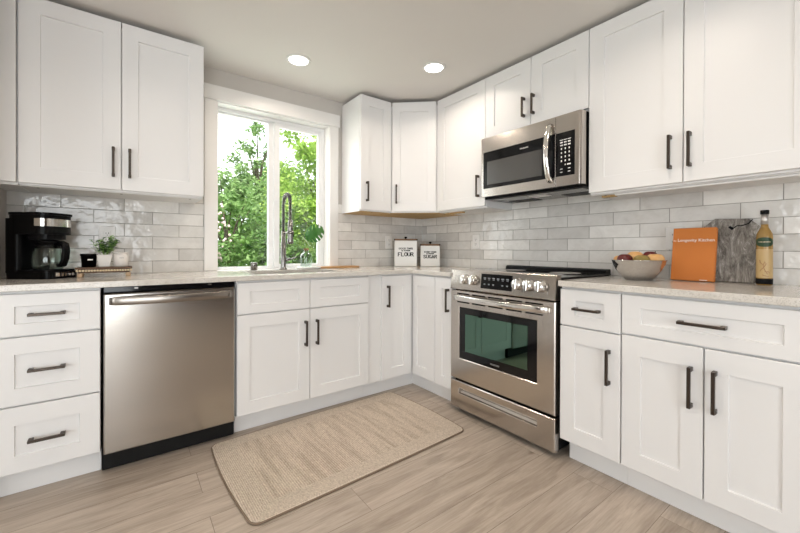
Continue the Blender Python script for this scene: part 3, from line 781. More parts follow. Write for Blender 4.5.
# ------------------------------------------------------------------ wall cabinets
def upper_box(parent, fr, a0, a1, b0, b1, dp, mt='cab', under='cabin'):
    mb = MB(); mb.box(a0, a1, b0+.004, b1-.020, -dp+.010, -.0205, .001, fr); o = link('cabinet_box', mb, mt, parent)
    mb = MB(); mb.box(a0+.001, a1-.001, b0, b0+.0035, -dp+.011, -.030, 0, fr); u = link('bottom_panel', mb, under, parent)
    n = 3 if a1-a0 > .5 else 1
    for k in range(n):
        a = a0+.06+(a1-a0-.12)*(k/(n-1) if n > 1 else .5); mb = MB()
        mb.lathe([(.0005, -.0012), (.006, -.0010), (.006, -.0001)], (0, 0, 0), 10, 'z', lambda p, a=a: fr((a+p[0], b0+p[2], -.07+p[1]))); link('screw_cap', mb, 'black', u)
fu = BACK(DU); fv = RIGHT(DU); ZBX = 1.370
t = thing('wall_cabinet', 'white two-door wall cabinet left of the window, above the coffee maker', 'cabinet', (-2.4, -.16, ZBX))
upper_box(t, fu, -2.8005, -2.012, ZBX, ZUT-.002, DU)
front('door', t, fu, -2.7995, -2.4075, ZU, ZUT, (-2.4405, 1.529, True), sl=.076, rt=.079)
front('door', t, fu, -2.4035, -2.0085, ZU, ZUT, (-2.3695, 1.529, True), sl=.072, sr=.076, rt=.079)
t = thing('filler_panel', 'white filler panel beside the wall cabinet against the left wall', 'cabinet filler', (-2.85, -.16, ZBX))
b = MB(); b.box(XL+.002, -2.807, -DU-.001, -DU+.02, ZU, ZUT, .0015); b.box(XL+.002, -2.8025, -DU+.0205, -.011, ZBX, ZUT-.022, .001); link('panel', b, 'cab', t)
t = thing('wall_cabinet', 'narrow one-door white wall cabinet right of the window with an exposed side', 'cabinet', (-.75, -.16, ZBX))
upper_box(t, fu, -.9035, -.6105, ZBX, ZUT-.002, DU, under='ply')
front('door', t, fu, -.9025, -.6105, ZU, ZUT, (-.8515, 1.527, True), sl=.076, rt=.077)
b = MB(); b.box(-.9048, -.9037, -DU+.0205, -.011, ZBX, ZUT, .0004); link('end_panel', b, 'cab', t)
# diagonal corner cabinet
p0 = Vector((-.6085, -DU, 0)); p1 = Vector((-DU, -.5785, 0)); u = (p1-p0).normalized(); w_ = Vector((u.y, -u.x, 0))
if w_.dot(Vector((-1, -1, 0))) < 0: w_ = -w_
fd = Fr(p0, u, w_); DL = (p1-p0).length
t = thing('corner_wall_cabinet', 'white wall cabinet set diagonally across the corner above the canisters', 'cabinet', (-.2, -.2, ZBX))
b = MB(); e = .0205
q0 = p0-w_*e; q1 = p1-w_*e
b.prism([(-.6085, -.010), (-.010, -.010), (-.010, -.5785), (q1.x+.004, -.5785), (q1.x, q1.y), (q0.x, q0.y), (-.6085, q0.y+.004)], ZBX+.004, ZUT-.022, lambda p: (p[0], p[1], p[2])); link('cabinet_box', b, 'cab', t)
b = MB(); b.prism([(-.606, -.011), (-.011, -.011), (-.011, -.577), (q1.x+.012, -.577), (q0.x+.003, q0.y+.010)], ZBX, ZBX+.0035, lambda p: (p[0], p[1], p[2])); link('bottom_panel', b, 'ply', t)
front('door', t, fd, .006, DL-.006, ZU, ZUT, (.044, 1.526, True), sl=.068, rt=.077)
t = thing('wall_cabinet', 'tall one-door white wall cabinet between corner cabinet and microwave', 'cabinet', (-.16, -.83, ZBX))
upper_box(t, fv, .5795, 1.0865, ZBX, ZUT-.002, DU)
front('door', t, fv, .5825, 1.0855, ZU, ZUT, (1.029, 1.529, True), sl=.076, rt=.077)
b = MB(); b.box(.60, .80, ZBX-.012, ZBX-.0005, -.10, -.075, .001, fv); link('light_rail', b, 'ply', t)
t = thing('over_range_cabinet', 'short two-door white wall cabinet directly above the microwave', 'cabinet', (-.16, -1.45, 1.85))
upper_box(t, fv, 1.0885, 1.8185, 1.845, ZUT-.002, DU)
front('door', t, fv, 1.0895, 1.4525, 1.858, ZUT, (1.4095, 1.984, True, .126), sl=.074, sr=.075, rt=.077, rb=.072)
front('door', t, fv, 1.4565, 1.8175, 1.858, ZUT, (1.4785, 1.984, True, .126), sl=.074, sr=.072, rt=.077, rb=.072)
t = thing('wall_cabinet', 'wide two-door white wall cabinet at far right, above the fruit bowl', 'cabinet', (-.16, -2.25, ZBX))
upper_box(t, fv, 1.8215, 2.690, ZBX, ZUT-.002, DU)
front('door', t, fv, 1.822, 2.2495, ZU, ZUT, (2.2035, 1.528, True), sl=.078, sr=.076, rt=.077)
front('door', t, fv, 2.2535, 2.688, ZU, ZUT, (2.2785, 1.527, True), sl=.072, sr=.086, rt=.077)
b = MB(); b.box(1.86, 1.93, ZBX-.010, ZBX-.0005, -.10, -.07, .001, fv); link('mounting_block', b, 'ply', t)
b = MB(); b.box(1.94, 2.685, ZBX-.010, ZBX-.0005, -.062, -.042, .001, fv); link('light_rail', b, 'cabin', t)

# ------------------------------------------------------------------ microwave
MX = .385; ML, MR, MZ0, MZ1 = 1.094, 1.8135, 1.434, 1.842; fm = RIGHT(MX)
mw = thing('microwave', 'over-the-range stainless steel microwave with curved handle and black keypad', 'microwave', (-.2, -1.45, MZ0))
b = MB(); b.box(ML, MR-.002, MZ0-.012, MZ1, -MX+.010, -.048, .002, fm); link('body', b, 'black', mw)
# fascia: rounded at both ends, door | keypad
def fascia(a0, a1, rl, rr_):
    pts = []
    if rl: pts += [(a0+.0+.012*(1-math.cos(PI/2*k/5))**1, -.045+.045*math.sin(PI/2*k/5)) for k in range(6)]
    else: pts += [(a0, -.045), (a0, -.001), (a0+.001, 0)]
    if rr_: pts += [(a1-.016*(1-math.sin(PI/2*k/5)), -.045+.045*math.cos(PI/2*k/5)) for k in range(6)]
    else: pts += [(a1-.001, 0), (a1, -.001), (a1, -.045)]
    mb = MB(); mb.prism(pts, MZ0, MZ1-.002, lambda p: fm((p[0], p[2], p[1]))); return mb
md = link('door', fascia(ML, 1.6575, True, False), 'steelh', mw)
mk_ = link('control_panel', fascia(1.6595, MR, False, True), 'steelh', mw)
b = MB(); b.box(1.123, 1.6565, 1.489, 1.741, -.001, .0016, .0006, fm); db = link('window_border', b, 'blackgloss', md)
b = MB(); b.box(1.157, 1.574, 1.513, 1.672, .0017, .0024, 0, fm); link('window_glass', b, mat('microwave_window', (.06, .058, .055), .22, 0, .8), db)
text('maker_lettering', 'FRIGIDAIRE', .012, 'whiteink', db, lambda p: fm((1.449+p[0], 1.702+p[1], .0018+p[2]))-WL[mw.name])
b = MB(); b.box(1.662, 1.773, 1.490, 1.739, -.001, .0016, .0006, fm); kb = link('keypad', b, 'blackgloss', mk_)
b = MB()
rows = [1.696, 1.682, 1.666, 1.645, 1.622, 1.599, 1.576, 1.553, 1.530, 1.512]
for j, z in enumerate(rows):
    for k, a in enumerate((1.696, 1.719, 1.742)):
        if j in (0,): b.box(a-.010, a+.010, z-.002, z+.002, .0017, .0021, 0, fm)
        elif j in (1, 2): b.box(a-.008, a+.008, z-.0045, z+.0035, .0017, .0021, 0, fm)
        elif j < 7: b.box(a-.0035, a+.0035, z-.005, z+.005, .0017, .0021, 0, fm)
        elif j == 7:
            if k == 2: b.box(a-.012, a+.010, z-.004, z+.004, .0017, .0021, 0, fm)
            elif k == 1: b.box(a-.003, a+.003, z-.004, z+.004, .0017, .0021, 0, fm)
        elif k != 1: b.box(a-.007, a+.007, z-.002, z+.002, .0017, .0021, 0, fm)
link('key_lettering', b, 'whiteink', kb)
vs = []; fs = []; b = MB()
for k in range(25):
    u = k/24; z = 1.462+.340*u; c = .010+.045*math.sin(PI*u)**.7; e = .0165 if 0 < k < 24 else .013
    for da, dc in ((-e, -.004), (-e*.8, .005), (0, .008), (e*.8, .005), (e, -.004), (e*.7, -.008), (-e*.7, -.008)): vs.append((1.628+da, z, c+dc))
for k in range(24):
    for i in range(7): fs.append((k*7+i, k*7+(i+1) % 7, k*7+7+(i+1) % 7, k*7+7+i))
b.add(vs, fs, True, fm); b.f += [tuple(range(7)), tuple(24*7+i for i in range(6, -1, -1))]; b.sm += [False, False]
for z in (1.466, 1.798): b.box(1.617, 1.639, z-.006, z+.006, .0016, .008, .002, fm)
link('handle', b, 'chrome', md)
b = MB(); b.box(ML+.04, MR-.03, MZ0-.016, MZ0-.0125, -MX+.03, -.07, .001, fm); vg = link('underside_grille', b, 'nickel', mw)
b = MB(); b.box(1.40, 1.52, MZ0-.0185, MZ0-.0163, -.20, -.12, .0008, fm); link('lamp_lens', b, 'plastic', vg)
for k in range(2):
    b = MB(); b.box(1.17+k*.40, 1.37+k*.40, MZ0-.0178, MZ0-.0163, -.33, -.22, .0005, fm); link('grease_filter', b, 'dark', vg)

# ------------------------------------------------------------------ outlets
def outlet(fr, a, z, label, w_=.078, h=.122):
    t = thing('wall_outlet', label, 'outlet', tuple(fr((a, z, 0))), 0, 'wall outlets on the tile')
    b = MB(); b.box(a-w_/2, a+w_/2, z-h/2, z+h/2, .0003, .006, .002, fr); p_ = link('cover_plate', b, 'plastic', t)
    b = MB(); b.box(a-.0175, a+.0175, z-.034, z+.034, .0061, .0085, .0015, fr); q = link('receptacle', b, 'plastic', t)
    b = MB()
    for dz in (-.019, .019):
        for da in (-.006, .006): b.box(a+da-.0011, a+da+.0011, z+dz-.004, z+dz+.005, .0086, .0089, 0, fr)
        b.box(a-.002, a+.002, z+dz-.012, z+dz-.0085, .0086, .0089, 0, fr)
    link('plug_groove', b, 'dark', q)
ft = BACK(.008); ft2 = RIGHT(.008)
outlet(ft, -2.476, 1.138, 'white outlet on the tile behind the small potted plant')
outlet(ft, -.412, 1.134, 'white outlet on the tile left of the flour canister')
outlet(ft2, .727, 1.134, 'white outlet on the tile just left of the range')
outlet(ft2, 2.128, 1.132, 'white outlet on the tile partly hidden by the orange book')

# ------------------------------------------------------------------ rug
t = thing('jute_rug', 'rounded rectangular beige jute rug on the floor before the sink', 'rug', (-1.402, -.990, .0), math.radians(1.8))
RA, RBh, rc = .607, .368, .040
def rugpoly(ins):
    P_ = []
    for cx, cy, a0 in ((1, 1, 0), (-1, 1, 90), (-1, -1, 180), (1, -1, 270)):
        for k in range(9):
            a = math.radians(a0+k*90/8); P_.append((cx*(RA-rc)+(rc-ins)*math.cos(a), cy*(RBh-rc)+(rc-ins)*math.sin(a)))
    # sides bow out slightly like the real, hand-braided rug
    return [(x*(1+.012*(1-(y/RBh)**2)), y*(1+.02*(1-(x/RA)**2))) for x, y in P_]
def subdiv(P_, n=6):
    o = []
    for i in range(len(P_)):
        a, c = P_[i], P_[(i+1) % len(P_)]
        L = math.hypot(a[0]-c[0], a[1]-c[1]); k = max(1, int(L/.04))
        for j in range(k): o.append((a[0]+(c[0]-a[0])*j/k, a[1]+(c[1]-a[1])*j/k))
    return o
def bow(P_): return [(x*(1+.030*(1-min(1, abs(y)/RBh)**2)), y*(1+.016*(1-min(1, abs(x)/RA)**2))) for x, y in P_]
def basepoly(ins):
    P_ = []
    for cx, cy, a0 in ((1, 1, 0), (-1, 1, 90), (-1, -1, 180), (1, -1, 270)):
        for k in range(9):
            a = math.radians(a0+k*90/8); P_.append((cx*(RA-rc)+(rc-ins)*math.cos(a), cy*(RBh-rc)+(rc-ins)*math.sin(a)))
    return bow(subdiv(P_))
outer = basepoly(.004); n = len(outer)
b = MB(); inner = basepoly(.012)
b.add([(x, y, .0015) for x, y in outer]+[(x, y, .0095) for x, y in outer]+[(x, y, .0125) for x, y in inner], [(i, (i+1) % n, n+(i+1) % n, n+i) for i in range(n)]+[(n+i, n+(i+1) % n, 2*n+(i+1) % n, 2*n+i) for i in range(n)], False)
b.f += [tuple(range(n-1, -1, -1)), tuple(2*n+i for i in range(n))]; b.sm += [False, False]
link('woven_body', b, 'jute', t, local=True)
b = MB(); b.tube([(x, y, .0052) for x, y in basepoly(.002)], .0046, 8, closed=True); link('bound_edge', b, 'jutedge', t, local=True)

# ------------------------------------------------------------------ coffee maker (local: front = -y)
t = thing('coffee_maker', 'black drip coffee maker with steel band and glass carafe on the counter', 'coffee maker', (-2.731, -.222, ZC), math.radians(50))
t.scale = (.90, .84, 1)
I3 = lambda p: p
def rrect(hx, hy, r, cx=0, cy=0, n=6):
    return [(cx+sx*(hx-r)+r*math.cos(math.radians(a0+k*90/n)), cy+sy*(hy-r)+r*math.sin(math.radians(a0+k*90/n))) for sx, sy, a0 in ((1, 1, 0), (-1, 1, 90), (-1, -1, 180), (1, -1, 270)) for k in range(n+1)]
b = MB()
b.prism(rrect(.095, .142, .04, 0, -.005), .0005, .036, I3); b.prism(rrect(.090, .135, .038, 0, -.003), .036, .044, I3)
b.prism(rrect(.095, .048, .03, 0, .088), .030, .300, I3)
link('body', b, 'black', t, local=True)
b = MB(); b.prism(rrect(.094, .128, .06, 0, .006), .222, .318, I3); b.prism(rrect(.097, .134, .062, 0, .004), .318, .330, I3); b.prism(rrect(.070, .080, .05, 0, -.03), .196, .222, I3); hd = link('brew_head', b, 'black', t, local=True)
b = MB()
pp = [p for p in rrect(.0955, .1295, .061, 0, .006, 10) if p[1] < .045]
pp.sort(key=lambda p: math.atan2(p[0], -(p[1]-.05)))
vs = [(x, y, .262) for x, y in pp]+[(x, y, .300) for x, y in pp]; n = len(pp)
b.add(vs, [(i, i+1, n+i+1, n+i) for i in range(n-1)], True); link('steel_band', b, 'chrome', hd, local=True, recalc=False)
b = MB(); b.lathe([(.060, .046), (.072, .058), (.076, .085), (.071, .125), (.060, .160), (.052, .178), (.050, .178), (.058, .160), (.069, .125), (.074, .085), (.070, .059), (.058, .048)], (0, -.045, 0), 32); cf_ = link('carafe', b, 'clear', t, local=True)
b = MB(); b.lathe([(.054, .178), (.056, .190), (.040, .195), (.0005, .195)], (0, -.045, 0), 28); b.lathe([(.0602, .152), (.0612, .152), (.0545, .178), (.053, .178)], (0, -.045, 0), 28); link('lid', b, 'black', cf_, local=True)
b = MB(); cu_ = [(0, -.100, .172), (0, -.125, .182), (0, -.150, .172), (0, -.156, .14), (0, -.150, .10), (0, -.135, .068), (0, -.116, .066)]
for s in (-.011, -.004, .004, .011): b.tube([(s, y, z) for _, y, z in cu_], .011, 8)
link('carafe_handle', b, 'black', cf_, local=True)
b = MB(); b.lathe([(.0005, .0), (.066, .0), (.066, .002), (.0005, .002)], (0, -.045, .0442), 28); link('warming_plate', b, 'blackgloss', t, local=True)
b = MB(); b.add([(-.060, -.1485, .008), (.060, -.1485, .008), (.060, -.1485, .034), (-.060, -.1485, .034), (-.060, -.146, .008), (.060, -.146, .008), (.060, -.146, .034), (-.060, -.146, .034)], [(0, 1, 2, 3), (7, 6, 5, 4), (0, 4, 5, 1), (1, 5, 6, 2), (2, 6, 7, 3), (3, 7, 4, 0)]); cp_ = link('control_panel', b, 'blackgloss', t, local=True)
for x, wd in ((-.042, .012), (-.014, .007), (.006, .007), (.026, .007), (.046, .007)):
    b = MB(); b.box(x-wd, x+wd, -.1505, -.1487, .012, .030, .001); link('button', b, 'chrome', cp_, local=True)

# ------------------------------------------------------------------ riser with three pots
TX0, TX1, TY = -2.596, -2.358, -.258; TZ = .966
t = thing('wooden_riser', 'low wooden riser with beaded edge beside the coffee maker', 'stand', ((TX0+TX1)/2, TY, ZC))
b = MB(); b.box(TX0, TX1, TY-.062, TY+.062, TZ-.009, TZ, .002); b.box(TX0+.012, TX1-.012, TY-.054, TY+.054, TZ-.030, TZ-.0095, .001); link('top_board', b, 'darkwood', t)
for x in (TX0+.018, TX1-.018):
    for y in (TY-.046, TY+.046):
        b = MB(); b.lathe([(.009, .0005), (.0125, .006), (.011, .020), (.0095, .0215)], (x, y, ZC), 14); link('leg', b, 'palewood', t)
b = MB()
k = 0
while TX0+.008+k*.0118 < TX1-.004:
    b.sphere((TX0+.008+k*.0118, TY-.0595, TZ-.0172), .0056, nu=8, nv=6); k += 1
for j in range(9):
    b.sphere((TX1-.0068, TY-.048+j*.0118, TZ-.0172), .0056, nu=8, nv=6); b.sphere((TX0+.0068, TY-.048+j*.0118, TZ-.0172), .0056, nu=8, nv=6)
link('bead_trim', b, 'bead', t)
pz = TZ+.0005
def flatlabel(parent, x, y, z, wd, ht, mtl):
    b = MB(); b.box(x-wd/2, x+wd/2, y-.0008, y, z-ht/2, z+ht/2); return link('label_strip', b, mtl, parent)
PX = -2.545
t = thing('black_pot', 'small matte black pot with a white label on the wooden riser', 'pot', (PX, TY, pz))
b = MB(); b.lathe([(.0295, 0), (.034, .060), (.0365, .060), (.0365, .071), (.0325, .071), (.031, .055), (.0005, .055)], (PX, TY, pz), 28); link('pot', b, 'black', t)
b = MB()
for k in range(9):
    a0 = -PI/2+.30+(k-4)*.075-.10; a1 = a0+.075
    q = [(PX+(.0327+.0004)*math.cos(a), TY+(.0327+.0004)*math.sin(a)) for a in (a0, a1)]
    b.add([(*q[0], pz+.036), (*q[1], pz+.036), (*q[1], pz+.043), (*q[0], pz+.043)], [(0, 1, 2, 3)])
link('label_strip', b, 'whiteink', t)
PX2 = -2.479
t = thing('potted_plant', 'small leafy green plant in a tapered white pot on the wooden riser', 'plant', (PX2, TY, pz), math.radians(0))
b = MB(); R = []
for hz_, hw in ((0, .022), (.066, .0335)): R += [(PX2+sx*hw, TY+sy*hw, pz+hz_) for sx, sy in ((-1, -1), (1, -1), (1, 1), (-1, 1))]
R += [(PX2+sx*.030, TY+sy*.030, pz+.066) for sx, sy in ((-1, -1), (1, -1), (1, 1), (-1, 1))]+[(PX2+sx*.029, TY+sy*.029, pz+.058) for sx, sy in ((-1, -1), (1, -1), (1, 1), (-1, 1))]
b.add(R, [(3, 2, 1, 0)]+[(k*4+i, k*4+(i+1) % 4, k*4+4+(i+1) % 4, k*4+4+i) for k in range(3) for i in range(4)]+[(12, 13, 14, 15)]); link('pot', b, 'ceramic', t, bevel=.002)
rp = random.Random(5)
def leafblade(b, base, d, L, W, up=Vector((0, 0, 1)), curl=.25):
    d = Vector(d).normalized(); s = d.cross(up)
    s = s.normalized() if s.length > .05 else Vector((1, 0, 0)); n_ = s.cross(d).normalized()
    prof = [(0, .08), (.25, .8), (.5, 1), (.78, .62), (1, .04)]
    vs = []
    for q, wd in prof:
        c = Vector(base)+d*L*q-n_*(curl*L*q*q)
        vs += [c-s*W*wd*.5+n_*W*.12*wd, c-n_*W*.0, c+s*W*wd*.5+n_*W*.12*wd]
    fs = []
    for k in range(len(prof)-1):
        for j in (0, 1): fs.append((k*3+j, k*3+j+1, k*3+4+j, k*3+3+j))
    b.add(vs, fs, True)
bl = MB(); bs = MB(); bl2 = MB()
for k in range(26):
    a = rp.uniform(0, 2*PI); rr = rp.uniform(0, .018); tl = rp.uniform(.05, .115); lean = rp.uniform(.1, .75)
    p0_ = Vector((PX2+rr*math.cos(a), TY+rr*math.sin(a), pz+.057)); dr = Vector((math.cos(a)*lean, math.sin(a)*lean, 1)).normalized(); p1_ = p0_+dr*tl
    bs.tube([p0_, p1_], .001, 5)
    for j in range(11):
        q = p0_.lerp(p1_, .3+.7*j/10); aa = rp.uniform(0, 2*PI)
        leafblade(bl if rp.random() < .6 else bl2, q, (math.cos(aa), math.sin(aa), rp.uniform(.1, .9)), rp.uniform(.019, .030), rp.uniform(.014, .020))
link('stem', bs, 'leaflt', t); link('foliage', bl, 'leaf', t, recalc=False); link('young_leaves', bl2, 'leaflt', t, recalc=False)
PX3 = -2.408
t = thing('canister', 'small pale canister with faint lettering at the right end of the riser', 'canister', (PX3, TY, pz))
b = MB(); b.lathe([(.030, 0), (.033, .003), (.0345, .066), (.033, .070), (.0005, .070)], (PX3, TY, pz), 30); link('pot', b, 'paleceramic', t)
b = MB(); b.lathe([(.0335, .0704), (.0335, .076), (.030, .078), (.0005, .078)], (PX3, TY, pz), 30); link('lid', b, 'paleceramic', t)
b = MB()
for k in range(8):
    a0 = -PI/2+.10+(k-4)*.075; a1 = a0+.055
    q = [(PX3+.0349*math.cos(a), TY+.0349*math.sin(a)) for a in (a0, a1)]
    b.add([(*q[0], pz+.046), (*q[1], pz+.046), (*q[1], pz+.050), (*q[0], pz+.050)], [(0, 1, 2, 3)])
link('lettering', b, 'greyink', t)

# ------------------------------------------------------------------ serving board, bottle vase with monstera
BX0, BX1, BY = -1.335, -.815, -.108
t = thing('serving_board', 'long round-ended serving board, half white marble and half wood, behind the sink', 'board', ((BX0+BX1)/2, BY, ZC))
r = .062; XM = -1.17
P1 = [(BX0+r+r*math.cos(math.radians(a)), BY+r*math.sin(math.radians(a))) for a in range(90, 271, 10)]+[(XM, BY-r), (XM, BY+r)]
b = MB(); b.prism(P1, ZC+.0045, ZC+.0145, I3); b.prism([(XM-.012+(x-XM)*.9, BY+(y-BY)*.85) for x, y in P1], ZC+.0006, ZC+.0050, I3); link('marble_half', b, 'marble', t, bevel=.003)
b = MB(); b.prism([(XM+.0003, BY-r), (BX1-.01, BY-r), (BX1, BY-r+.01), (BX1, BY+r-.01), (BX1-.01, BY+r), (XM+.0003, BY+r)], ZC+.0006, ZC+.0140, I3); link('wooden_half', b, 'wood', t, bevel=.002)
VX, VY, VZ = -1.262, -.105, ZC+.0151
t = thing('bottle_vase', 'clear glass bottle with cork on the serving board', 'vase', (VX, VY, VZ))
b = MB(); b.lathe([(.036, 0), (.043, .004), (.044, .012), (.044, .080), (.040, .098), (.026, .110), (.0195, .114), (.0195, .126), (.0215, .127), (.0215, .131), (.017, .131), (.0165, .114), (.024, .107), (.0375, .096), (.0415, .080), (.0415, .012), (.036, .005), (.0005, .005)], (VX, VY, VZ), 32); link('bottle', b, 'clear', t)
b = MB(); b.lathe([(.0155, .122), (.016, .131), (.019, .1315), (.019, .143), (.0005, .1435)], (VX, VY, VZ), 20); link('cork', b, 'cork', t)
t = thing('monstera_cutting', 'dark green split monstera leaf with a smaller leaf, standing in the glass bottle', 'plant', (VX, VY, VZ+.02))
b = MB()
s1 = [(VX-.004, VY, VZ+.02), (VX+.003, VY+.002, VZ+.10), (VX+.006, VY+.004, VZ+.1445), (VX+.022, VY+.0, VZ+.19), (VX+.045, VY-.005, VZ+.228), (VX+.070, VY-.015, VZ+.250)]
s2 = [(VX-.002, VY, VZ+.02), (VX-.003, VY, VZ+.1445), (VX-.010, VY-.004, VZ+.19), (VX-.028, VY-.008, VZ+.225), (VX-.050, VY-.012, VZ+.236)]
b.tube(s1, .0022, 6); b.tube(s2, .002, 6); link('stem', b, 'leaflt', t)
# split leaf: heart outline with cuts, gently domed, facing the camera, mid-rib pointing right-down
def monstera(base, axis, side, nrm, L, W):
    b = MB()
    def P3(u, v_): return Vector(base)+axis*(L*u)+side*(W*v_)+nrm*(.10*L*math.sin(PI*min(1, max(0, u)))-.30*L*v_*v_)
    hw = lambda u: .56*math.sqrt(max(0, math.sin(PI*min(1, max(0, (u+.16)/1.16)))))*(1-.30*max(0, u))
    for sgn in (-1, 1):
        NU, NV = 40, 6
        for i in range(NU):
            u0, u1 = -.13+1.13*i/NU, -.13+1.13*(i+1)/NU; um = (u0+u1)/2
            ph = ((um+.02)/.21) % 1
            lim = 3 if (.70 < ph and .08 < um < .86) else NV        # slits between the lobes
            for j in range(lim):
                q = []
                for (u, v_) in ((u0, j/NV), (u1, j/NV), (u1, (j+1)/NV), (u0, (j+1)/NV)):
                    h_ = hw(u)*v_; start = max(0, -u)*1.2
                    q.append(P3(u+.30*h_, sgn*max(h_, start*.25)))
                o = len(b.v); b.v += [tuple(p) for p in q]; b.f.append((o, o+1, o+2, o+3)); b.sm.append(True)
    b.tube([P3(0, 0)+nrm*.001, P3(.5, 0)+nrm*.001, P3(1.0, 0)+nrm*.001], [.0018, .0014, .0006], 5)
    return b
cdir = (CAMP-Vector((VX+.09, VY, 1.2))).normalized()
ax_ = (Vector((.80, -.45, -.12))).normalized(); ax_ = (Vector((.62, -.50, .35))).normalized(); nr_ = (Vector((-.3, -.75, .35)) - ax_*Vector((-.3, -.75, .35)).dot(ax_)).normalized(); sd_ = nr_.cross(ax_)
link('split_leaf', monstera(Vector(s1[-1])-ax_*.07+Vector((-.004, 0, .012)), ax_, sd_, nr_, .142, .155), 'leaf', t, recalc=False)
b = MB(); leafblade(b, s2[-1], (.62, -.45, -.55), .105, .040, curl=.25); leafblade(b, s2[-2], (-.5, -.2, .25), .05, .02, curl=.3); link('small_leaf', b, 'leafpale', t, recalc=False)

# ------------------------------------------------------------------ flour and sugar canisters
GLY = {'F': [[(0, 0), (0, 1), (.62, 1)], [(0, .52), (.45, .52)]], 'L': [[(0, 1), (0, 0), (.6, 0)]], 'O': [[(.35+.36*math.cos(a*PI/8), .5+.5*math.sin(a*PI/8)) for a in range(17)]],
       'U': [[(0, 1), (0, .3), (.1, .06), (.33, 0), (.56, .06), (.66, .3), (.66, 1)]], 'R': [[(0, 0), (0, 1), (.42, 1), (.6, .88), (.6, .66), (.42, .53), (0, .53)], [(.3, .53), (.66, 0)]],
       'S': [[(.58, .82), (.42, .99), (.16, .99), (.02, .82), (.06, .62), (.32, .51), (.56, .38), (.62, .2), (.46, .01), (.16, .01), (.0, .18)]],
       'G': [[(.64, .82), (.46, .99), (.2, .97), (.03, .72), (.0, .5), (.03, .28), (.2, .03), (.46, .01), (.66, .16), (.66, .42), (.42, .42)]], 'A': [[(0, 0), (.34, 1), (.68, 0)], [(.12, .34), (.56, .34)]]}
def letters(word, x, z, h, f, th=.006):
    b = MB()
    for ch in word:
        for st in GLY[ch]:
            for (a0, b0), (a1, b1) in zip(st[:-1], st[1:]):
                p0_, p1_ = Vector((x+a0*h, z+b0*h)), Vector((x+a1*h, z+b1*h)); d = (p1_-p0_)
                if d.length < 1e-6: continue
                d.normalize(); wd = th*(.85 if abs(d.y) > .5 else .6); nn = Vector((-d.y, d.x))*wd*.5; p0_ -= d*th*.2; p1_ += d*th*.2
                b.add([(*(p0_-nn), 0), (*(p1_-nn), 0), (*(p1_+nn), 0), (*(p0_+nn), 0)], [(0, 1, 2, 3)], False, f)
            if ch in 'FLURA':
                for q in (st[0], st[-1]):
                    if abs(q[1]-round(q[1])) < .01: b.box(x+q[0]*h-.006, x+q[0]*h+.006, z+q[1]*h-.0016, z+q[1]*h+.0016, -.0001, .0001, 0, f)
        x += (.92 if ch != 'I' else .4)*h
    return b
def tin(name, label, loc, rz, wd, dp, ht, word, small, mtl2):
    t = thing(name, label, 'canister', loc, rz)
    b = MB(); b.box(-wd/2, wd/2, 0, dp, .0006, ht, .006); bd = link('tin', b, 'enamel', t, local=True)
    b = MB(); b.box(-wd/2-.003, wd/2+.003, -.003, dp+.003, ht+.0003, ht+.014, .003); ld = link('lid', b, 'lidwood', t, local=True)
    b = MB(); b.lathe([(.006, .0142), (.006, .020), (.013, .024), (.013, .031), (.009, .036), (.0005, .037)], (0, dp/2, ht), 16); link('knob', b, 'black', ld, local=True)
    for sg in (-1, 1):
        b = MB(); b.box(sg*(wd/2-.006), sg*(wd/2+.003), -.0045, -.0032, ht+.002, ht+.012); link('corner_clip', b, 'black', ld, local=True)
    f = lambda p: (p[0], -.0005-p[2], p[1])
    h = wd*.152; tw = .92*h*len(word)-.26*h
    link('lettering', letters(word, -tw/2, ht*.40, h, f, wd*.044), mtl2, bd, local=True, recalc=False)
    o1 = text('small_lettering', small[0], wd*.105, mtl2, bd, lambda p: f((p[0], ht*.66+p[1], p[2])), bold=.0008); o2 = text('small_lettering', small[1], wd*.095, mtl2, bd, lambda p: f((p[0], ht*.585+p[1], p[2])), bold=.0008)
    return t
tin('flour_canister', 'taller white canister lettered FLOUR with a wooden lid, near the corner', (-.378, -.228, ZC), math.radians(-37), .204, .12, .233, 'FLOUR', ('GOOD TIMES', '& WARM'), 'ink')
tin('sugar_canister', 'shorter white canister lettered SUGAR with a wooden lid, right of the flour', (-.190, -.345, ZC), math.radians(-41), .176, .10, .188, 'SUGAR', ('SWEET TIMES', '& WARM'), 'ink')

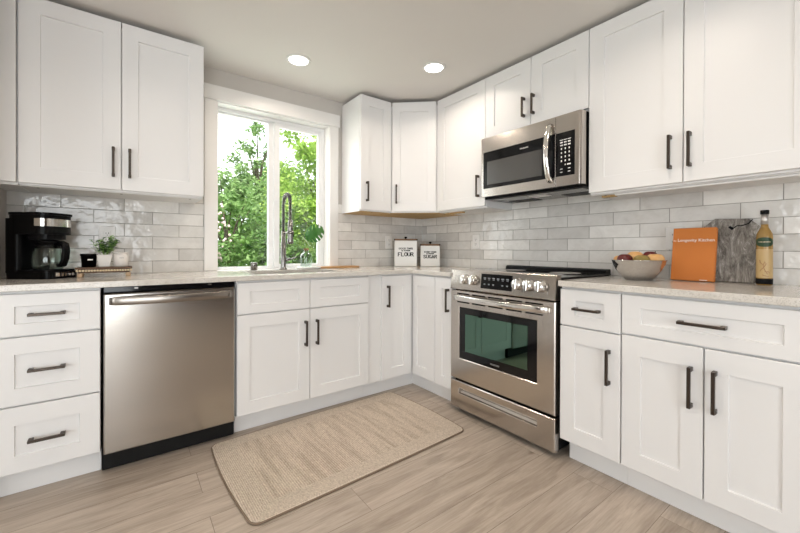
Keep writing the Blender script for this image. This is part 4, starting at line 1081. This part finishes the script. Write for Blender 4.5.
# ------------------------------------------------------------------ fruit bowl
OX, OY = -.237, -2.038
t = thing('fruit_bowl', 'brushed steel mixing bowl of fruit on the right-hand counter', 'bowl', (OX, OY, ZC))
BS = .955
prof = [(.0005, .0006), (.058, .0006), (.062, .002), (.085, .022), (.107, .050), (.122, .080), (.128, .100), (.1305, .1005), (.130, .103), (.126, .102), (.120, .080), (.105, .051), (.083, .024), (.060, .005), (.0005, .004)]
b = MB(); b.lathe([(q*BS, h) for q, h in prof], (OX, OY, ZC), 48); link('bowl', b, 'bowl', t)
def fruit(name, label, a, c, z, r, mtl, sc=(1, 1, .92), stem=0):
    """a: offset along image-right, c: offset away from the camera"""
    d = Vector((OX-CAMP.x, OY-CAMP.y, 0)).normalized(); rt_ = Vector((d.y, -d.x, 0))
    p = Vector((OX, OY, 0))+rt_*a+d*c
    t = thing(name, label, 'fruit', (p.x, p.y, ZC+z+.012), random.uniform(0, 6), 'fruit in the steel bowl')
    b = MB()
    nu, nv = 22, 14; vs = []; fs = []
    for k in range(nv+1):
        th = PI*k/nv; q = max(1e-6, math.sin(th)); h = -math.cos(th)
        dip = .16*math.exp(-((1-abs(h))*9))
        for i in range(nu):
            an = 2*PI*i/nu; vs.append((r*sc[0]*q*math.cos(an), r*sc[1]*q*math.sin(an), r*sc[2]*(h-dip*(1 if h > 0 else -.6))))
    for k in range(nv):
        for i in range(nu): fs.append((k*nu+i, k*nu+(i+1) % nu, (k+1)*nu+(i+1) % nu, (k+1)*nu+i))
    b.add(vs, fs, True); link('flesh', b, mtl, t, local=True)
    if stem == 1:
        b = MB(); b.tube([(0, 0, r*sc[2]*.80), (.002, .001, r*sc[2]*.80+.016)], .0018, 6); link('stem', b, 'bark', t, local=True)
    return t
fruit('apple', 'dark red apple at the left front of the steel bowl', -.060, -.030, .092, .036, 'redapple')
fruit('peach', 'golden peach at the back left of the steel bowl', -.015, .030, .102, .041, 'peach')
fruit('pear', 'olive green fruit at the front middle of the steel bowl', .014, -.045, .088, .036, 'olive', (1.15, 1, .9))
fruit('apple', 'dark red apple at the back right of the steel bowl', .052, .038, .107, .035, 'redapple')
fruit('peach', 'golden peach with a stem at the right of the steel bowl', .072, -.010, .094, .037, 'peach', (1.0, 1.1, .9), 1)
fruit('peach', 'small golden peach tucked at the far left rim of the steel bowl', -.085, .022, .088, .030, 'peach')
fruit('peach', 'golden peach buried at the bottom middle of the steel bowl', .0, -.002, .043, .036, 'peach')

# ------------------------------------------------------------------ stone board, book, oil bottle
def leaned(x, z, th):                                        # plane leaning on the right wall: c out of its face
    return lambda p: Vector((x-p[2]*math.cos(th)+p[1]*math.sin(th), -p[0], ZC+.0006+p[1]*math.cos(th)+p[2]*math.sin(th)+z))
TH = math.radians(8.0)
t = thing('stone_board', 'grey veined stone cutting board with clipped top corners leaning on the tile', 'cutting board', (-.06, -2.36, ZC))
fs_ = leaned(-.056, .0, TH)
P_ = [(2.238, .012), (2.250, .0), (2.452, .0), (2.466, .014), (2.472, .262), (2.426, .305), (2.302, .312), (2.258, .272)]
P_ = [(a, z) for a, z in P_]
b = MB(); b.prism(P_, -.0, .016, fs_); sb = link('slab', b, 'stone', t, bevel=.003)
b = MB(); q = [(2.375, .262, .0175), (2.385, .272, .0185), (2.405, .272, .019), (2.425, .280, .0185), (2.440, .300, .0175)]
b.tube([fs_(p) for p in q], .0022, 6); b.tube([fs_((2.358, .268, .018)), fs_((2.372, .256, .018))], .006, 8); link('cord_loop', b, 'ink', t)
t = thing('cookbook', 'orange hardcover cookbook leaning against the grey stone board', 'book', (-.13, -2.24, ZC))
TB = math.radians(10)
fk = leaned(-.118, .0, TB)
BA0, BA1, BH = 2.150, 2.324, .266
b = MB(); b.box(BA0, BA1, .0, BH, .0, .003, .001, fk); b.box(BA0, BA1, .0, BH, .021, .024, .001, fk); b.box(BA0, BA0+.004, 0, BH, .0025, .0215, .001, fk); ck = link('cover', b, 'book', t)
b = MB(); b.box(BA0+.0045, BA1-.004, .003, BH-.003, .0035, .0205, 0, fk); link('pages', b, 'paper', t)
text('title', 'Longevity Kitchen', .0205, 'whiteink', ck, lambda p: fk((2.245+p[0], .196+p[1], .0245+p[2]))-WL[t.name])
text('title', 'the', .010, 'whiteink', ck, lambda p: fk((2.159+p[0], .197+p[1], .0245+p[2]))-WL[t.name])
b = MB(); b.box(BA1-.055, BA1-.025, .002, .005, .0242, .0247, 0, fk); link('publisher_mark', b, 'whiteink', ck)

QX, QY = -.112, -2.492
t = thing('oil_bottle', 'slender amber glass bottle with green oval label and dark cap, far right of the counter', 'bottle', (QX, QY, ZC))
b = MB(); b.lathe([(.024, .0006), (.0272, .003), (.0275, .010), (.0275, .212), (.0262, .228), (.018, .246), (.0135, .256), (.0125, .262), (.0125, .314), (.0005, .315)], (QX, QY, ZC), 32); link('glass', b, 'oil', t)
b = MB(); b.lathe([(.0281, .0055), (.0281, .030), (.0276, .030)], (QX, QY, ZC), 32); link('base_band', b, 'ink', t)
b = MB(); b.lathe([(.0129, .270), (.0129, .3145), (.0126, .3145)], (QX, QY, ZC), 24); link('foil_collar', b, 'foil', t)
b = MB(); b.lathe([(.0142, .3155), (.0148, .317), (.0148, .331), (.0135, .333), (.0005, .333)], (QX, QY, ZC), 24); link('cap', b, 'black', t)
aim = math.atan2(CAMP.y-QY, CAMP.x-QX)
def onbottle(s, z, e=.0006): a = aim+s/.0275; return (QX+(.0275+e)*math.cos(a), QY+(.0275+e)*math.sin(a), ZC+z)
def ovalpatch(rx, rz, zc, e, mtl, name, par):
    b = MB(); N = 18; vs = []; fs = []
    for k in range(-8, 9):
        s = rx*k/8; hh = rz*math.sqrt(max(0, 1-(k/8)**2)); vs += [onbottle(s, zc-hh, e), onbottle(s, zc+hh, e)]
    for k in range(16): fs.append((2*k, 2*k+2, 2*k+3, 2*k+1))
    b.add(vs, fs, True); return link(name, b, mtl, par, recalc=False)
b = MB()
for k in range(-8, 8):
    b.add([onbottle(.0046*k, .034, .0004), onbottle(.0046*(k+1), .034, .0004), onbottle(.0046*(k+1), .160, .0004), onbottle(.0046*k, .160, .0004)], [(0, 1, 2, 3)], True)
link('printed_label', b, 'tanlabel', t, recalc=False)
lb = ovalpatch(.036, .021, .191, .0007, 'labelg', 'green_label', t)
b = MB()
for k in range(9):
    s = -.018+k*.0045; b.add([onbottle(s-.0012, .1895, .001), onbottle(s+.0012, .1895, .001), onbottle(s+.0012, .1935, .001), onbottle(s-.0012, .1935, .001)], [(0, 1, 2, 3)])
link('label_lettering', b, 'bead', lb, recalc=False)
b = MB()
for pts in ([(.010, .05), (.0, .07), (-.004, .09), (.002, .105), (.006, .095), (-.002, .080), (-.010, .070), (-.014, .062)], [(-.004, .09), (-.013, .100), (-.015, .112)], [(.0, .06), (.012, .062), (.018, .055)], [(-.006, .046), (.004, .042), (.014, .040)]):
    b.tube([onbottle(s, z, .0008) for s, z in pts], .0012, 5)
link('vine_print', b, 'cork', t)

# ------------------------------------------------------------------ outdoors
b = MB(); b.box(-22, 22, .16, 30, -.35, -.30); o = link('lawn', b, 'grass'); o['kind'] = 'structure'; o.name = 'ground'
def foliage(center, radii, n, leaf, rng, clumps=26, hollow=.55):
    """leaf blades massed in clumps through a crown"""
    b = MB(); cl = []
    for k in range(clumps):
        while True:
            p = Vector((rng.uniform(-1, 1), rng.uniform(-1, 1), rng.uniform(-1, 1)))
            if hollow < p.length < 1: break
        cl.append((Vector((center[0]+p.x*radii[0], center[1]+p.y*radii[1], center[2]+p.z*radii[2])), rng.uniform(.16, .34)*min(radii)))
    for k in range(n):
        c, r = cl[k % clumps]
        g = Vector((rng.gauss(0, .55), rng.gauss(0, .55), rng.gauss(0, .5)))
        p = c+g*r; d = Vector((rng.uniform(-1, 1), rng.uniform(-1, 1), rng.uniform(-.9, .5))).normalized()
        s = d.cross(Vector((rng.uniform(-.4, .4), rng.uniform(-.4, .4), 1))).normalized(); L = leaf*rng.uniform(.6, 1.3); W = L*.55
        o = len(b.v)
        b.v += [tuple(p), tuple(p+d*L*.5-s*W*.5), tuple(p+d*L), tuple(p+d*L*.5+s*W*.5)]
        b.f.append((o, o+1, o+2, o+3)); b.sm.append(False)
    return b, cl
def tree(name, label, x, y, h, rad, n, leaf, mtl, seed, z0=-.3, trunk=.09, squash=1.0, clumps=26, cat='tree', group='trees outside the window', hollow=.55):
    rng = random.Random(seed)
    t = thing(name, label, cat, (x, y, z0), 0, group)
    cz = z0+h-rad*squash
    fb_, cl = foliage((x, y, cz), (rad, rad, rad*squash), n, leaf, rng, clumps, hollow)
    link('foliage', fb_, mtl, t, recalc=False)
    b = MB(); b.tube([(x, y, z0), (x+.03, y, z0+(cz-z0)*.5), (x, y+.02, cz)], [trunk, trunk*.8, trunk*.5], 8)
    for c, r in cl[::3]:
        m_ = Vector((x, y, cz-rad*.4)).lerp(c, .5)+Vector((0, 0, .05)); b.tube([(x, y, cz-rad*squash*.5), tuple(m_), tuple(c)], [trunk*.35, trunk*.22, trunk*.08], 5)
    link('trunk', b, 'bark', t)
    return t
tree('garden_tree', 'airy mid-green tree against the white sky, seen in the left pane', -.80, 5.0, 2.9, 1.0, 6500, .12, 'fol_mid', 11, squash=1.15, clumps=34)
tree('garden_tree', 'bright yellow-green tree filling the right pane of the window', 1.30, 5.3, 5.3, 1.22, 15000, .12, 'fol_bright', 12, squash=2.0, clumps=64, hollow=.2)
tree('garden_tree', 'tall slim tree top reaching up between the two panes', .52, 7.7, 5.3, .62, 2400, .13, 'fol_mid', 13, squash=2.6, clumps=24)
tree('garden_tree', 'bright green tree further right behind the window wall', 4.4, 5.8, 4.9, 1.4, 8000, .13, 'fol_bright', 14, squash=1.4, clumps=46)
tree('garden_tree', 'mid-green tree further left behind the window wall', -3.7, 5.6, 2.9, 1.15, 6000, .13, 'fol_mid', 15, squash=1.2, clumps=34)
tree('garden_shrub', 'dark green shrub low behind the left pane', -.60, 2.75, 1.65, .46, 5000, .085, 'fol_dark', 16, squash=.95, clumps=40, cat='shrub', group='shrubs outside the window', trunk=.05, hollow=.3)
tree('garden_shrub', 'leafy green shrub low behind the right pane', .48, 2.75, 1.75, .46, 5000, .085, 'fol_mid', 17, squash=1.1, clumps=40, cat='shrub', group='shrubs outside the window', trunk=.05, hollow=.3)
t = tree('flowering_shrub', 'shrub dotted with pale pink blossoms, left side of the left pane', -1.62, 3.0, 2.2, .46, 3000, .09, 'fol_mid', 18, squash=1.3, clumps=30, cat='shrub', group='shrubs outside the window', trunk=.05, hollow=.3)
rng = random.Random(4); b = MB()
for k in range(140):
    a, h = rng.uniform(0, 2*PI), rng.uniform(-1, 1); q = math.sqrt(max(0, 1-h*h))*rng.uniform(.8, 1.05)
    b.sphere((-1.62+.46*q*math.cos(a), 3.0+.46*q*math.sin(a), 1.30+.60*h), .019, nu=6, nv=4)
link('blossoms', b, 'blossom', t)
tree('hedge', 'dense dark green hedge closing the garden behind the trees', 3.0, 12.5, 4.6, 2.9, 16000, .22, 'fol_dark', 19, squash=.75, clumps=70, cat='hedge', group='shrubs outside the window', hollow=.2)
